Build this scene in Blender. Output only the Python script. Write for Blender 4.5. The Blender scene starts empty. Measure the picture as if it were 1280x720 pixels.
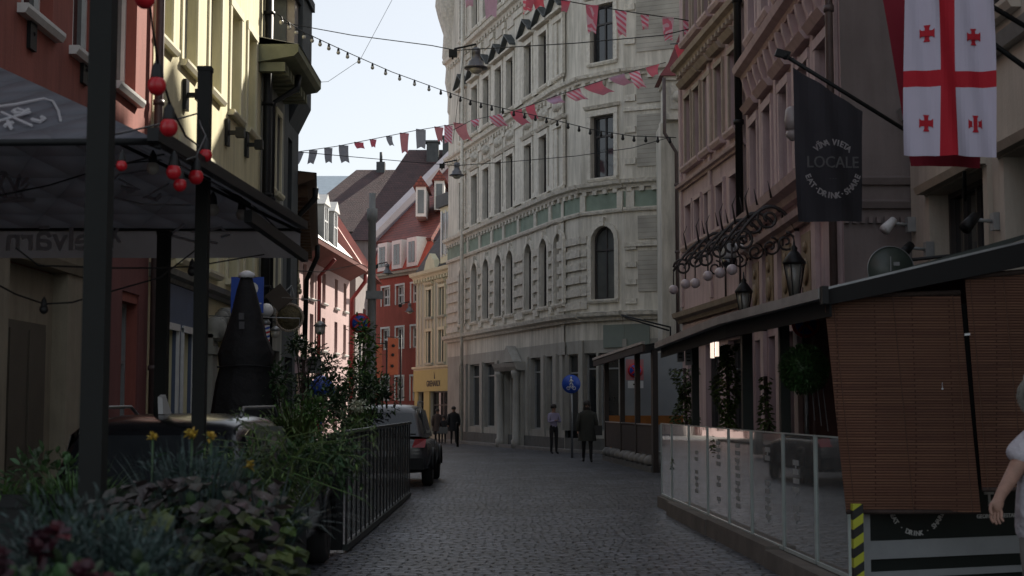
import bpy, bmesh, math, random
from mathutils import Vector, Matrix
random.seed(7)
S = bpy.context.scene
COL = S.collection
R = math.radians
# ------------------------------------------------------------------ camera maths
CAMH = 1.55; FPX = 1800.0; PITCH = math.atan(150/1800)
FWD = Vector((0, math.cos(PITCH), math.sin(PITCH))); UPV = Vector((0, -math.sin(PITCH), math.cos(PITCH)))
CAM = Vector((0, 0, CAMH))
def ray(px, py):
    return FWD*FPX + Vector((1,0,0))*(px-640) + UPV*(360-py)
def P(px, py, Y):
    d = ray(px, py); return CAM + d*(Y/d.y)
def G(px, py):
    d = ray(px, py); return CAM + d*(-CAMH/d.z)
# ------------------------------------------------------------------ materials
MATS = {}
def nd(nt, t, **k):
    n = nt.nodes.new(t)
    for a, b in k.items():
        if a in n.inputs: n.inputs[a].default_value = b
        else: setattr(n, a, b)
    return n
def mat(name, col, rough=.8, var=.25, scale=3.0, bump=.25, bscale=25, metal=0, col2=None, streak=0, island=0, spec=.5, bdist=.012):
    """plain procedural surface: noise-varied colour, weather streaks, fine bump"""
    if name in MATS: return MATS[name]
    m = bpy.data.materials.new(name); m.use_nodes = True; nt = m.node_tree
    bs = nt.nodes['Principled BSDF']
    bs.inputs['Roughness'].default_value = rough; bs.inputs['Metallic'].default_value = metal
    bs.inputs['Specular IOR Level'].default_value = spec
    tc = nd(nt, 'ShaderNodeTexCoord'); L = nt.links
    n1 = nd(nt, 'ShaderNodeTexNoise', Scale=scale, Detail=6, Roughness=.6); L.new(tc.outputs['Object'], n1.inputs['Vector'])
    cr = nd(nt, 'ShaderNodeValToRGB'); e = cr.color_ramp.elements
    c = col; d = col2 if col2 else tuple(x*(1-var) for x in col)
    e[0].position = .32; e[0].color = (*d, 1); e[1].position = .68; e[1].color = (*c, 1)
    L.new(n1.outputs['Fac'], cr.inputs[0]); out = cr.outputs[0]
    if streak:
        mp = nd(nt, 'ShaderNodeMapping'); mp.inputs['Scale'].default_value = (2.2, 2.2, .22); L.new(tc.outputs['Object'], mp.inputs[0])
        n2 = nd(nt, 'ShaderNodeTexNoise', Scale=2.0, Detail=8, Roughness=.7); L.new(mp.outputs[0], n2.inputs['Vector'])
        r2 = nd(nt, 'ShaderNodeValToRGB'); r2.color_ramp.elements[0].position = .3; r2.color_ramp.elements[1].position = .6
        k = 1-streak; r2.color_ramp.elements[0].color = (k, k, k*.97, 1); L.new(n2.outputs['Fac'], r2.inputs[0])
        mx = nd(nt, 'ShaderNodeMix', data_type='RGBA', blend_type='MULTIPLY'); mx.inputs[0].default_value = 1
        L.new(out, mx.inputs[6]); L.new(r2.outputs[0], mx.inputs[7]); out = mx.outputs[2]
    if island:
        g = nd(nt, 'ShaderNodeNewGeometry'); r3 = nd(nt, 'ShaderNodeHueSaturation')
        mr = nd(nt, 'ShaderNodeMapRange'); mr.inputs[3].default_value = 1-island; mr.inputs[4].default_value = 1+island
        L.new(g.outputs['Random Per Island'], mr.inputs[0]); L.new(mr.outputs[0], r3.inputs['Value'])
        mh = nd(nt, 'ShaderNodeMapRange'); mh.inputs[3].default_value = .5-island*.05; mh.inputs[4].default_value = .5+island*.05
        L.new(g.outputs['Random Per Island'], mh.inputs[0]); L.new(mh.outputs[0], r3.inputs['Hue'])
        L.new(out, r3.inputs['Color']); out = r3.outputs[0]
    L.new(out, bs.inputs['Base Color'])
    if bump:
        n3 = nd(nt, 'ShaderNodeTexNoise', Scale=bscale, Detail=5); L.new(tc.outputs['Object'], n3.inputs['Vector'])
        b = nd(nt, 'ShaderNodeBump', Strength=bump, Distance=bdist); L.new(n3.outputs['Fac'], b.inputs['Height']); L.new(b.outputs[0], bs.inputs['Normal'])
    MATS[name] = m; return m
def stripes(name, c1, c2, scale=6, rot=(0,0,0), rough=.8, dist=0, kind='BANDS', sharp=.04, bump=0, axis='X'):
    if name in MATS: return MATS[name]
    m = bpy.data.materials.new(name); m.use_nodes = True; nt = m.node_tree; L = nt.links
    bs = nt.nodes['Principled BSDF']; bs.inputs['Roughness'].default_value = rough
    tc = nd(nt, 'ShaderNodeTexCoord'); mp = nd(nt, 'ShaderNodeMapping'); mp.inputs['Rotation'].default_value = rot
    L.new(tc.outputs['Object'], mp.inputs[0])
    w = nd(nt, 'ShaderNodeTexWave', wave_type=kind, Scale=scale, Distortion=dist); L.new(mp.outputs[0], w.inputs['Vector'])
    if kind == 'BANDS': w.bands_direction = axis
    cr = nd(nt, 'ShaderNodeValToRGB'); e = cr.color_ramp.elements; e[0].position = .5-sharp; e[1].position = .5+sharp
    e[0].color = (*c1, 1); e[1].color = (*c2, 1); L.new(w.outputs[0], cr.inputs[0]); L.new(cr.outputs[0], bs.inputs['Base Color'])
    if bump:
        b = nd(nt, 'ShaderNodeBump', Strength=bump, Distance=.01); L.new(w.outputs[0], b.inputs['Height']); L.new(b.outputs[0], bs.inputs['Normal'])
    MATS[name] = m; return m
def glassmat(name, tint=(.9,.95,.93), refl=1.0, haze=.0):
    m = bpy.data.materials.new(name); m.use_nodes = True; nt = m.node_tree; L = nt.links
    nt.nodes.remove(nt.nodes['Principled BSDF']); o = nt.nodes['Material Output']
    t = nd(nt, 'ShaderNodeBsdfTransparent'); t.inputs[0].default_value = (*tint, 1)
    g = nd(nt, 'ShaderNodeBsdfGlossy', Roughness=.03)
    f = nd(nt, 'ShaderNodeFresnel', IOR=1.5); mu = nd(nt, 'ShaderNodeMath', operation='MULTIPLY'); mu.inputs[1].default_value = refl
    tc = nd(nt, 'ShaderNodeTexCoord'); n = nd(nt, 'ShaderNodeTexNoise', Scale=1.3, Detail=3); L.new(tc.outputs['Object'], n.inputs['Vector'])
    b = nd(nt, 'ShaderNodeBump', Strength=.06, Distance=.02); L.new(n.outputs[0], b.inputs['Height']); L.new(b.outputs[0], g.inputs['Normal'])
    L.new(f.outputs[0], mu.inputs[0]); mx = nd(nt, 'ShaderNodeMixShader'); L.new(mu.outputs[0], mx.inputs[0])
    L.new(t.outputs[0], mx.inputs[1]); L.new(g.outputs[0], mx.inputs[2]); last = mx
    if haze:
        d = nd(nt, 'ShaderNodeBsdfDiffuse'); d.inputs[0].default_value = (.5,.52,.5,1)
        n4 = nd(nt, 'ShaderNodeTexNoise', Scale=3, Detail=6); L.new(tc.outputs['Object'], n4.inputs['Vector'])
        mr = nd(nt, 'ShaderNodeMapRange'); mr.inputs[1].default_value = .35; mr.inputs[2].default_value = .75; mr.inputs[3].default_value = haze*.45; mr.inputs[4].default_value = haze
        L.new(n4.outputs[0], mr.inputs[0]); m2 = nd(nt, 'ShaderNodeMixShader'); L.new(mr.outputs[0], m2.inputs[0]); L.new(mx.outputs[0], m2.inputs[1]); L.new(d.outputs[0], m2.inputs[2]); last = m2
    L.new(last.outputs[0], o.inputs[0]); MATS[name] = m; return m
def pane_mat(name='window_glass', col=(.03,.035,.04), rough=.06):
    if name in MATS: return MATS[name]
    m = mat(name, col, rough, .6, .6, .03, 1.5, spec=.8); return m
def cobble_mat():
    m = bpy.data.materials.new('cobbles'); m.use_nodes = True; nt = m.node_tree; L = nt.links
    bs = nt.nodes['Principled BSDF']
    tc = nd(nt, 'ShaderNodeTexCoord')
    wn = nd(nt, 'ShaderNodeTexNoise', Scale=1.6, Detail=2); L.new(tc.outputs['Object'], wn.inputs['Vector'])
    wn2 = nd(nt, 'ShaderNodeTexNoise', Scale=9, Detail=2); L.new(tc.outputs['Object'], wn2.inputs['Vector'])
    a1 = nd(nt, 'ShaderNodeVectorMath', operation='SCALE'); a1.inputs['Scale'].default_value = .3; L.new(wn.outputs['Color'], a1.inputs[0])
    a3 = nd(nt, 'ShaderNodeVectorMath', operation='SCALE'); a3.inputs['Scale'].default_value = .085; L.new(wn2.outputs['Color'], a3.inputs[0])
    a2 = nd(nt, 'ShaderNodeVectorMath', operation='ADD'); L.new(tc.outputs['Object'], a2.inputs[0]); L.new(a1.outputs[0], a2.inputs[1])
    a4 = nd(nt, 'ShaderNodeVectorMath', operation='ADD'); L.new(a2.outputs[0], a4.inputs[0]); L.new(a3.outputs[0], a4.inputs[1])
    br = nd(nt, 'ShaderNodeTexBrick'); br.offset = .5
    br.inputs['Scale'].default_value = 1.0; br.inputs['Brick Width'].default_value = .23; br.inputs['Row Height'].default_value = .165
    br.inputs['Mortar Size'].default_value = .024; br.inputs['Mortar Smooth'].default_value = .9; br.inputs['Bias'].default_value = 0
    br.inputs['Color1'].default_value = (.165,.18,.21,1); br.inputs['Color2'].default_value = (.045,.052,.066,1); br.inputs['Mortar'].default_value = (.012,.011,.010,1)
    L.new(a4.outputs[0], br.inputs['Vector'])
    n = nd(nt, 'ShaderNodeTexNoise', Scale=.38, Detail=8, Roughness=.65); L.new(tc.outputs['Object'], n.inputs['Vector'])
    cr = nd(nt, 'ShaderNodeValToRGB'); cr.color_ramp.elements[0].position = .35; cr.color_ramp.elements[1].position = .65
    cr.color_ramp.elements[0].color = (.42,.41,.40,1); cr.color_ramp.elements[1].color = (1.05,1.05,1.07,1); L.new(n.outputs[0], cr.inputs[0])
    mx = nd(nt, 'ShaderNodeMix', data_type='RGBA', blend_type='MULTIPLY'); mx.inputs[0].default_value = 1; L.new(br.outputs[0], mx.inputs[6]); L.new(cr.outputs[0], mx.inputs[7])
    L.new(mx.outputs[2], bs.inputs['Base Color'])
    rr = nd(nt, 'ShaderNodeMapRange'); rr.inputs[3].default_value = .26; rr.inputs[4].default_value = .55; L.new(wn2.outputs[0], rr.inputs[0]); L.new(rr.outputs[0], bs.inputs['Roughness'])
    inv = nd(nt, 'ShaderNodeMath', operation='SUBTRACT'); inv.inputs[0].default_value = 1; L.new(br.outputs['Fac'], inv.inputs[1])
    n5 = nd(nt, 'ShaderNodeTexNoise', Scale=14, Detail=3); L.new(tc.outputs['Object'], n5.inputs['Vector'])
    ad = nd(nt, 'ShaderNodeMath', operation='MULTIPLY_ADD'); ad.inputs[1].default_value = .7; L.new(n5.outputs[0], ad.inputs[0]); L.new(inv.outputs[0], ad.inputs[2])
    b = nd(nt, 'ShaderNodeBump', Strength=1.0, Distance=.05); L.new(ad.outputs[0], b.inputs['Height']); L.new(b.outputs[0], bs.inputs['Normal'])
    MATS['cobbles'] = m; return m
def tile_mat(name, c1, c2, w=.22, h=.3, mort=(.03,.02,.02), msize=.012, rough=.7, bump=.6, warp=0, plane='XZ'):
    """roof tiles / rustic courses / bamboo slats, laid out in object space"""
    if name in MATS: return MATS[name]
    m = bpy.data.materials.new(name); m.use_nodes = True; nt = m.node_tree; L = nt.links
    bs = nt.nodes['Principled BSDF']; bs.inputs['Roughness'].default_value = rough
    tc = nd(nt, 'ShaderNodeTexCoord'); sp = nd(nt, 'ShaderNodeSeparateXYZ'); cb = nd(nt, 'ShaderNodeCombineXYZ'); L.new(tc.outputs['Object'], sp.inputs[0])
    ad = nd(nt, 'ShaderNodeMath', operation='ADD'); L.new(sp.outputs[0], ad.inputs[0]); L.new(sp.outputs[1], ad.inputs[1])
    L.new(ad.outputs[0], cb.inputs[0]); L.new(sp.outputs[2], cb.inputs[1])
    br = nd(nt, 'ShaderNodeTexBrick'); br.inputs['Scale'].default_value = 1; br.inputs['Brick Width'].default_value = w; br.inputs['Row Height'].default_value = h
    br.inputs['Mortar Size'].default_value = msize; br.inputs['Mortar Smooth'].default_value = .3
    br.inputs['Color1'].default_value = (*c1,1); br.inputs['Color2'].default_value = (*c2,1); br.inputs['Mortar'].default_value = (*mort,1); L.new(cb.outputs[0], br.inputs[0])
    n = nd(nt, 'ShaderNodeTexNoise', Scale=1.2, Detail=7); L.new(tc.outputs['Object'], n.inputs['Vector'])
    cr = nd(nt, 'ShaderNodeValToRGB'); cr.color_ramp.elements[0].position = .3; cr.color_ramp.elements[1].position = .7; cr.color_ramp.elements[0].color = (.6,.6,.6,1)
    L.new(n.outputs[0], cr.inputs[0]); mx = nd(nt, 'ShaderNodeMix', data_type='RGBA', blend_type='MULTIPLY'); mx.inputs[0].default_value = 1
    L.new(br.outputs[0], mx.inputs[6]); L.new(cr.outputs[0], mx.inputs[7]); L.new(mx.outputs[2], bs.inputs['Base Color'])
    b = nd(nt, 'ShaderNodeBump', Strength=bump, Distance=.02); b.invert = True; L.new(br.outputs['Fac'], b.inputs['Height']); L.new(b.outputs[0], bs.inputs['Normal'])
    MATS[name] = m; return m
def emis(name, col, s):
    m = bpy.data.materials.new(name); m.use_nodes = True; b = m.node_tree.nodes['Principled BSDF']
    b.inputs['Base Color'].default_value = (*col,1); b.inputs['Emission Color'].default_value = (*col,1); b.inputs['Emission Strength'].default_value = s
    MATS[name] = m; return m
# ------------------------------------------------------------------ mesh builder
class MB:
    def __init__(s): s.v = []; s.f = []; s.mi = []; s.sm = []; s.cur = 0; s.smooth = False
    def face(s, pts):
        i = len(s.v); s.v += [tuple(p) for p in pts]; s.f.append(tuple(range(i, i+len(pts)))); s.mi.append(s.cur); s.sm.append(s.smooth)
    def faces(s, vs, fs):
        i = len(s.v); s.v += [tuple(p) for p in vs]
        for f in fs: s.f.append(tuple(i+k for k in f)); s.mi.append(s.cur); s.sm.append(s.smooth)
    def hexa(s, p):   # 8 points: bottom 4 ccw, top 4
        s.faces(p, [(3,2,1,0),(4,5,6,7),(0,1,5,4),(1,2,6,5),(2,3,7,6),(3,0,4,7)])
    def box(s, x0,x1,y0,y1,z0,z1):
        s.hexa([(x0,y0,z0),(x1,y0,z0),(x1,y1,z0),(x0,y1,z0),(x0,y0,z1),(x1,y0,z1),(x1,y1,z1),(x0,y1,z1)])
    def obox(s, c, ax, ay, az):   # centre + half axes
        c, ax, ay, az = map(Vector, (c, ax, ay, az))
        s.hexa([c-ax-ay-az, c+ax-ay-az, c+ax+ay-az, c-ax+ay-az, c-ax-ay+az, c+ax-ay+az, c+ax+ay+az, c-ax+ay+az])
    def tube(s, pts, r, n=8, cap=True):
        pts = [Vector(p) for p in pts]; rs = r if isinstance(r, (list, tuple)) else [r]*len(pts)
        vs = []; fs = []; prev = None
        for i, p in enumerate(pts):
            t = (pts[min(i+1, len(pts)-1)] - pts[max(i-1, 0)]).normalized()
            if prev is None:
                a = t.cross(Vector((0,0,1)));
                if a.length < .05: a = t.cross(Vector((1,0,0)))
            else: a = prev - t*prev.dot(t)
            a.normalize(); b = t.cross(a); prev = a
            for k in range(n):
                w = 2*math.pi*k/n; vs.append(p + (a*math.cos(w)+b*math.sin(w))*rs[i])
        for i in range(len(pts)-1):
            for k in range(n): fs.append((i*n+k, i*n+(k+1)%n, (i+1)*n+(k+1)%n, (i+1)*n+k))
        if cap: fs += [tuple(range(n))[::-1], tuple((len(pts)-1)*n+k for k in range(n))]
        sm = s.smooth; s.smooth = n > 4; s.faces(vs, fs); s.smooth = sm
    def lathe(s, c, prof, n=16, axis=None):   # prof: (r, h); axis default z
        c = Vector(c); az = Vector(axis).normalized() if axis else Vector((0,0,1))
        ax = az.cross(Vector((0,1,0)));
        if ax.length < .1: ax = az.cross(Vector((1,0,0)))
        ax.normalize(); ay = az.cross(ax); vs = []; fs = []
        for r, h in prof:
            for k in range(n):
                w = 2*math.pi*k/n; vs.append(c + az*h + (ax*math.cos(w)+ay*math.sin(w))*max(r, 1e-4))
        for i in range(len(prof)-1):
            for k in range(n): fs.append((i*n+k, i*n+(k+1)%n, (i+1)*n+(k+1)%n, (i+1)*n+k))
        fs += [tuple(range(n))[::-1], tuple((len(prof)-1)*n+k for k in range(n))]
        sm = s.smooth; s.smooth = True; s.faces(vs, fs); s.smooth = sm
    def ball(s, c, r, n=12, sq=1.0):
        s.lathe(c, [(r*math.sin(math.pi*i/8), -r*sq*math.cos(math.pi*i/8)) for i in range(9)], n)
    def disc(s, c, nrm, r, th=.01, n=28):
        s.lathe(c, [(r, -th/2), (r, th/2)], n, nrm)
    def prism(s, pts, off):   # polygon pts extruded by vector off
        pts = [Vector(p) for p in pts]; off = Vector(off); n = len(pts)
        s.faces(pts+[p+off for p in pts], [tuple(range(n))[::-1], tuple(range(n, 2*n))]+[(k, (k+1)%n, n+(k+1)%n, n+k) for k in range(n)])
    def build(s, name, m, parent=None, loc=None, fix=True):
        ms = bpy.data.meshes.new(name)
        org = Vector(loc) if loc is not None else None
        vs = [tuple(Vector(v)-org) for v in s.v] if org is not None else s.v
        ms.from_pydata(vs, [], s.f); 
        ml = m if isinstance(m, (list, tuple)) else [m]
        for q in ml: ms.materials.append(q)
        for i, p in enumerate(ms.polygons): p.material_index = min(s.mi[i], len(ml)-1); p.use_smooth = s.sm[i]
        if fix:
            bm = bmesh.new(); bm.from_mesh(ms); bmesh.ops.recalc_face_normals(bm, faces=bm.faces); bm.to_mesh(ms); bm.free()
        o = bpy.data.objects.new(name, ms); COL.objects.link(o)
        if org is not None: o.location = org
        if parent is not None:
            o.parent = parent
            base = Vector(parent.location); q = parent.parent
            while q is not None: base = base + Vector(q.location); q = q.parent
            if org is None:
                o.location = -base
            else: o.location = org-base
        return o
def build_each(mb, name, m, parent):
    '''one object per connected piece'''
    par = list(range(len(mb.v)))
    def find(i):
        while par[i] != i: par[i] = par[par[i]]; i = par[i]
        return i
    for f in mb.f:
        for k in f[1:]: par[find(k)] = find(f[0])
    groups = {}
    for i, f in enumerate(mb.f): groups.setdefault(find(f[0]), []).append(i)
    for g in groups.values():
        q = MB(); mp = {}
        for i in g:
            for k in mb.f[i]:
                if k not in mp: mp[k] = len(q.v); q.v.append(mb.v[k])
            q.f.append(tuple(mp[k] for k in mb.f[i])); q.mi.append(mb.mi[i]); q.sm.append(mb.sm[i])
        q.build(name, m, parent)
def thing(name, label, cat, loc=(0,0,0), group=None, rz=0):
    o = bpy.data.objects.new(name, None); COL.objects.link(o); o.location = loc; o.rotation_euler = (0,0,rz); o.empty_display_size = .2
    o['label'] = label; o['category'] = cat
    if group: o['group'] = group
    return o
def tag(o, label, cat, group=None):
    o['label'] = label; o['category'] = cat
    if group: o['group'] = group
    return o
def struct(o): o['kind'] = 'structure'; return o
def text_pts(s, size=1.0, bold=False, extr=.004):
    """mesh data (verts, faces) of a text laid in XY, centred"""
    cu = bpy.data.curves.new('t', 'FONT'); cu.body = s; cu.size = size; cu.align_x = 'CENTER'; cu.align_y = 'CENTER'; cu.extrude = extr; cu.resolution_u = 3
    if bold: cu.offset = size*.018
    o = bpy.data.objects.new('t', cu); COL.objects.link(o)
    bpy.context.view_layer.update()
    me = bpy.data.meshes.new_from_object(o.evaluated_get(bpy.context.evaluated_depsgraph_get()))
    v = [x.co.copy() for x in me.vertices]; f = [tuple(p.vertices) for p in me.polygons]
    bpy.data.objects.remove(o); bpy.data.curves.remove(cu); bpy.data.meshes.remove(me)
    return v, f
def put_text(mb, s, size, org, ux, uy, mirror=False, bold=False):
    org, ux, uy = Vector(org), Vector(ux).normalized(), Vector(uy).normalized(); n = ux.cross(uy)
    v, f = text_pts(s, size, bold); k = -1 if mirror else 1
    mb.faces([org+ux*(p.x*k)+uy*p.y+n*p.z for p in v], f)
def arc_text(mb, s, size, c, ux, uy, rad, a0, a1, bottom=False):
    """letters along an arc from angle a0 to a1 (degrees, 90 = top)"""
    c, ux, uy = Vector(c), Vector(ux).normalized(), Vector(uy).normalized(); n = len(s)
    for i, ch in enumerate(s):
        if ch == ' ': continue
        a = R(a0+(a1-a0)*i/(n-1)); d = ux*math.cos(a)+uy*math.sin(a)
        up = -d if bottom else d; rt = up.cross(ux.cross(uy))
        put_text(mb, ch, size, c+d*rad, rt, up, bold=True)
# ------------------------------------------------------------------ facade helper
class Fac:
    def __init__(s, p0, p1):
        s.o = Vector((p0[0], p0[1], 0)); e = Vector((p1[0], p1[1], 0)); s.L = (e-s.o).length; s.U = (e-s.o).normalized()
        n = Vector((s.U.y, -s.U.x, 0))
        if n.dot(CAM - (s.o+e)/2) < 0: n = -n
        s.N = n
    def p(s, u, z, d=0): return s.o + s.U*u + s.N*d + Vector((0,0,z))
    def uz(s, px, py):
        d = ray(px, py); t = (s.o-CAM).dot(s.N)/d.dot(s.N); q = CAM+d*t
        return (q-s.o).dot(s.U), q.z
    def box(s, mb, u0,u1,z0,z1,d0,d1):
        mb.hexa([s.p(u0,z0,d0), s.p(u1,z0,d0), s.p(u1,z0,d1), s.p(u0,z0,d1), s.p(u0,z1,d0), s.p(u1,z1,d0), s.p(u1,z1,d1), s.p(u0,z1,d1)])
    def ext(s, mb, prof, u0, u1):   # moulding: profile of (d, z)
        mb.prism([s.p(u0, z, d) for d, z in prof], s.U*(u1-u0))
    def wall(s, mb, u0,u1,z0,z1, ops, rev=.22, back=8.0):
        us = sorted({u0,u1} | {o[k] for o in ops for k in (0,1)}); zs = sorted({z0,z1} | {o[k] for o in ops for k in (2,3)})
        for a, b in zip(us, us[1:]):
            for c, d in zip(zs, zs[1:]):
                mu, mz = (a+b)/2, (c+d)/2
                if any(o[0] < mu < o[1] and o[2] < mz < o[3] for o in ops): continue
                mb.face([s.p(a,c), s.p(b,c), s.p(b,d), s.p(a,d)])
        for o in ops:
            a, b, c, d = o[:4]; ar = len(o) > 4 and o[4]
            if ar:
                r = (b-a)/2; zc = d-r; N = 8; cu = (a+b)/2; pts = []
                for k in range(N+1):
                    w = math.pi*k/N; pts.append((cu-r*math.cos(w), zc+r*math.sin(w)))
                for k in range(N):
                    (x1, y1), (x2, y2) = pts[k], pts[k+1]
                    mb.face([s.p(x1,y1), s.p(x2,y2), s.p(x2,d), s.p(x1,d)])
                    mb.face([s.p(x1,y1), s.p(x1,y1,-rev), s.p(x2,y2,-rev), s.p(x2,y2)])
                top = zc
            else:
                mb.face([s.p(a,d), s.p(b,d), s.p(b,d,-rev), s.p(a,d,-rev)]); top = d
            mb.face([s.p(a,c), s.p(a,top), s.p(a,top,-rev), s.p(a,c,-rev)]); mb.face([s.p(b,c), s.p(b,top), s.p(b,top,-rev), s.p(b,c,-rev)])
            mb.face([s.p(a,c), s.p(b,c), s.p(b,c,-rev), s.p(a,c,-rev)])
        e = rev+.12
        for u in (u0, u1): mb.face([s.p(u,z0), s.p(u,z1), s.p(u,z1,-e), s.p(u,z0,-e)])
        mb.face([s.p(u0,z1), s.p(u1,z1), s.p(u1,z1,-e), s.p(u0,z1,-e)])
        if back: s.box(mb, u0, u1, z0, z1, -e, -back)
    def window(s, par, o, fm, gm, rev=.22, fw=.06, cols=2, rows=(.68,), sill=None, trim=None, tw=.13, hood=None, td=.05):
        a, b, c, d = o[:4]; ar = len(o) > 4 and o[4]; r = (b-a)/2; top = d-r if ar else d
        m = MB(); D0, D1 = -rev+.01, -rev+.07
        s.box(m, a, a+fw, c, top, D0, D1); s.box(m, b-fw, b, c, top, D0, D1); s.box(m, a+fw, b-fw, c, c+fw, D0, D1)
        if ar:
            N = 8; cu = (a+b)/2
            for k in range(N):
                w1, w2 = math.pi*k/N, math.pi*(k+1)/N; q = []
                for dd in (D0, D1):
                    for (w, rr) in ((w1, r), (w2, r), (w2, r-fw), (w1, r-fw)): q.append(s.p(cu-rr*math.cos(w), top+rr*math.sin(w), dd))
                m.hexa(q)
        else: s.box(m, a+fw, b-fw, d-fw, d, D0, D1)
        for k in range(1, cols):
            x = a+(b-a)*k/cols; s.box(m, x-fw*.4, x+fw*.4, c+fw, d-fw, D0, D1-.015)
        for q in rows:
            z = c+(d-c)*q; s.box(m, a+fw, b-fw, z-fw*.45, z+fw*.45, D0, D1-.012)
        w = m.build('window', fm, par)
        g = MB()
        if ar: g.face([s.p(a,c,D0), s.p(b,c,D0)]+[s.p(cu+r*math.cos(math.pi*k/8), top+r*math.sin(math.pi*k/8), D0) for k in range(9)])
        else: g.face([s.p(a,c,D0), s.p(b,c,D0), s.p(b,d,D0), s.p(a,d,D0)])
        g.build('pane', gm, w)
        if sill:
            q = MB(); s.ext(q, [(0,c-.12),(.1,c-.12),(.14,c-.05),(.14,c),(0,c)], a-.14, b+.14); q.build('sill', sill, w)
        if trim:
            q = MB()
            s.box(q, a-tw, a-.002, c, top, -.02, td); s.box(q, b+.002, b+tw, c, top, -.02, td)
            if ar:
                for k in range(8):
                    w1, w2 = math.pi*k/8, math.pi*(k+1)/8; z = []
                    for dd in (-.02, td):
                        for (ww, rr) in ((w1, r+.002), (w2, r+.002), (w2, r+tw), (w1, r+tw)): z.append(s.p(cu-rr*math.cos(ww), top+rr*math.sin(ww), dd))
                    q.hexa(z)
                s.box(q, cu-.09, cu+.09, d, d+.3, -.02, td+.06)
            else: s.box(q, a-tw, b+tw, d+.002, d+tw*1.2, -.02, td+.01)
            if hood == 'flat': s.ext(q, [(0,d+.25),(.12,d+.25),(.2,d+.36),(0,d+.4)], a-tw-.08, b+tw+.08)
            if hood == 'gable':
                h = .55; cu_ = (a+b)/2; A, B = a-tw-.15, b+tw+.15
                s.box(q, A, B, d+.3, d+.38, 0, .26)
                hm = MB()
                for sg in (-1, 1):
                    e_ = A if sg < 0 else B
                    hm.hexa([s.p(e_,d+.38,0), s.p(cu_,d+.38+h,0), s.p(cu_,d+.38+h,.32), s.p(e_,d+.38,.32), s.p(e_,d+.46,0), s.p(cu_,d+.46+h,0), s.p(cu_,d+.46+h,.32), s.p(e_,d+.46,.32)])
                hm.build('hood_roof', M['slate'], w)
                q.prism([s.p(A,d+.38,.04), s.p(B,d+.38,.04), s.p(cu_,d+.38+h,.04)], s.N*.06)
            q.build('window_surround', trim, w)
        return w
CORN = [(0,0),(.12,0),(.16,.1),(.3,.16),(.34,.3),(0,.34)]
def cornice(f, par, z, m, u0=None, u1=None, sc=1.0, name='cornice', dent=0):
    q = MB(); u0 = 0 if u0 is None else u0; u1 = f.L if u1 is None else u1
    f.ext(q, [(d*sc, z+h*sc) for d, h in CORN], u0, u1)
    if dent:
        n = int((u1-u0)/dent)
        for i in range(n): f.box(q, u0+(i+.3)*dent, u0+(i+.7)*dent, z-.14*sc, z-.002, 0, .16*sc)
    return q.build(name, m, par)
EXPO=1.38
# ------------------------------------------------------------------ materials used
M = {}
M['cob'] = cobble_mat()
M['slab'] = tile_mat('pavement_slabs', (.13,.125,.12), (.1,.1,.1), .6, .6, rough=.85, bump=.3)
M['pave'] = mat('paving', (.12,.118,.115), .85, .35, 1.5)
M['kerb'] = mat('granite_kerb', (.24,.23,.22), .8, .3, 4)
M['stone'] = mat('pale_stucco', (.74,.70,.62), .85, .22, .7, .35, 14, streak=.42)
M['stone2'] = mat('pale_relief', (.76,.72,.64), .85, .2, 5, .9, 9, streak=.28, bdist=.06)
M['orn'] = mat('carved_plaster', (.68,.64,.57), .85, .25, 7, .8, 8, streak=.2, bdist=.07)
M['panelgrey'] = tile_mat('coursed_plaster', (.50,.475,.42), (.48,.455,.40), 6, .16, (.33,.31,.27), .008, .85, .5)
M['green'] = mat('green_frieze', (.25,.32,.26), .8, .3, 2)
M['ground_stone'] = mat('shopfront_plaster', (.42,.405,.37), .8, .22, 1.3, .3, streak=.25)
M['plinth'] = mat('dark_plinth', (.13,.13,.125), .8, .3, 3)
M['glass'] = pane_mat()
M['glass2'] = pane_mat('curtained_glass', (.12,.13,.13), .12)
M['fdark'] = mat('dark_frame_paint', (.05,.045,.045), .5, .3, 6, 0)
M['fwhite'] = mat('white_frame_paint', (.7,.7,.67), .5, .15, 6, 0)
M['fgrey'] = mat('grey_frame_paint', (.28,.29,.29), .5, .2, 6, 0)
M['dark'] = mat('black_steel', (.011,.012,.013), .5, .3, 8, 0, spec=.25)
M['dark2'] = mat('dark_green_paint', (.018,.026,.022), .5, .3, 8, .1)
M['zinc'] = mat('grey_metal', (.26,.27,.28), .4, .25, 5, .05, metal=.6)
M['pipe'] = mat('painted_pipe', (.1,.07,.065), .5, .3, 5, 0)
M['slate'] = mat('slate_cladding', (.07,.08,.085), .7, .3, 2.5, .3, streak=.3)
M['roofred'] = tile_mat('red_clay_tiles', (.30,.075,.05), (.22,.055,.04), .25, .22, (.06,.02,.02), .02)
M['roofbrown'] = tile_mat('brown_clay_tiles', (.09,.042,.04), (.07,.036,.036), .25, .22, (.04,.02,.02), .02)
M['roofdark'] = tile_mat('dark_roof', (.06,.055,.06), (.045,.045,.05), .4, .3, (.02,.02,.02), .02)
M['roofsalmon'] = mat('salmon_sheet_roof', (.42,.16,.13), .6, .2, 1.5, .1)
M['roofgrey'] = mat('grey_sheet_roof', (.3,.3,.3), .45, .25, 2, .1, metal=.3)
M['redwall'] = mat('salmon_red_stucco', (.33,.10,.075), .85, .22, .8, .3, streak=.32)
M['redlow'] = mat('dark_red_stucco', (.2,.07,.065), .85, .2, 1.2, .3, streak=.2)
M['yellow'] = mat('yellow_stucco', (.76,.70,.45), .85, .14, .8, .3, streak=.24)
M['yellowtrim'] = mat('cream_trim', (.72,.68,.5), .85, .1, 3, .2, streak=.12)
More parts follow.
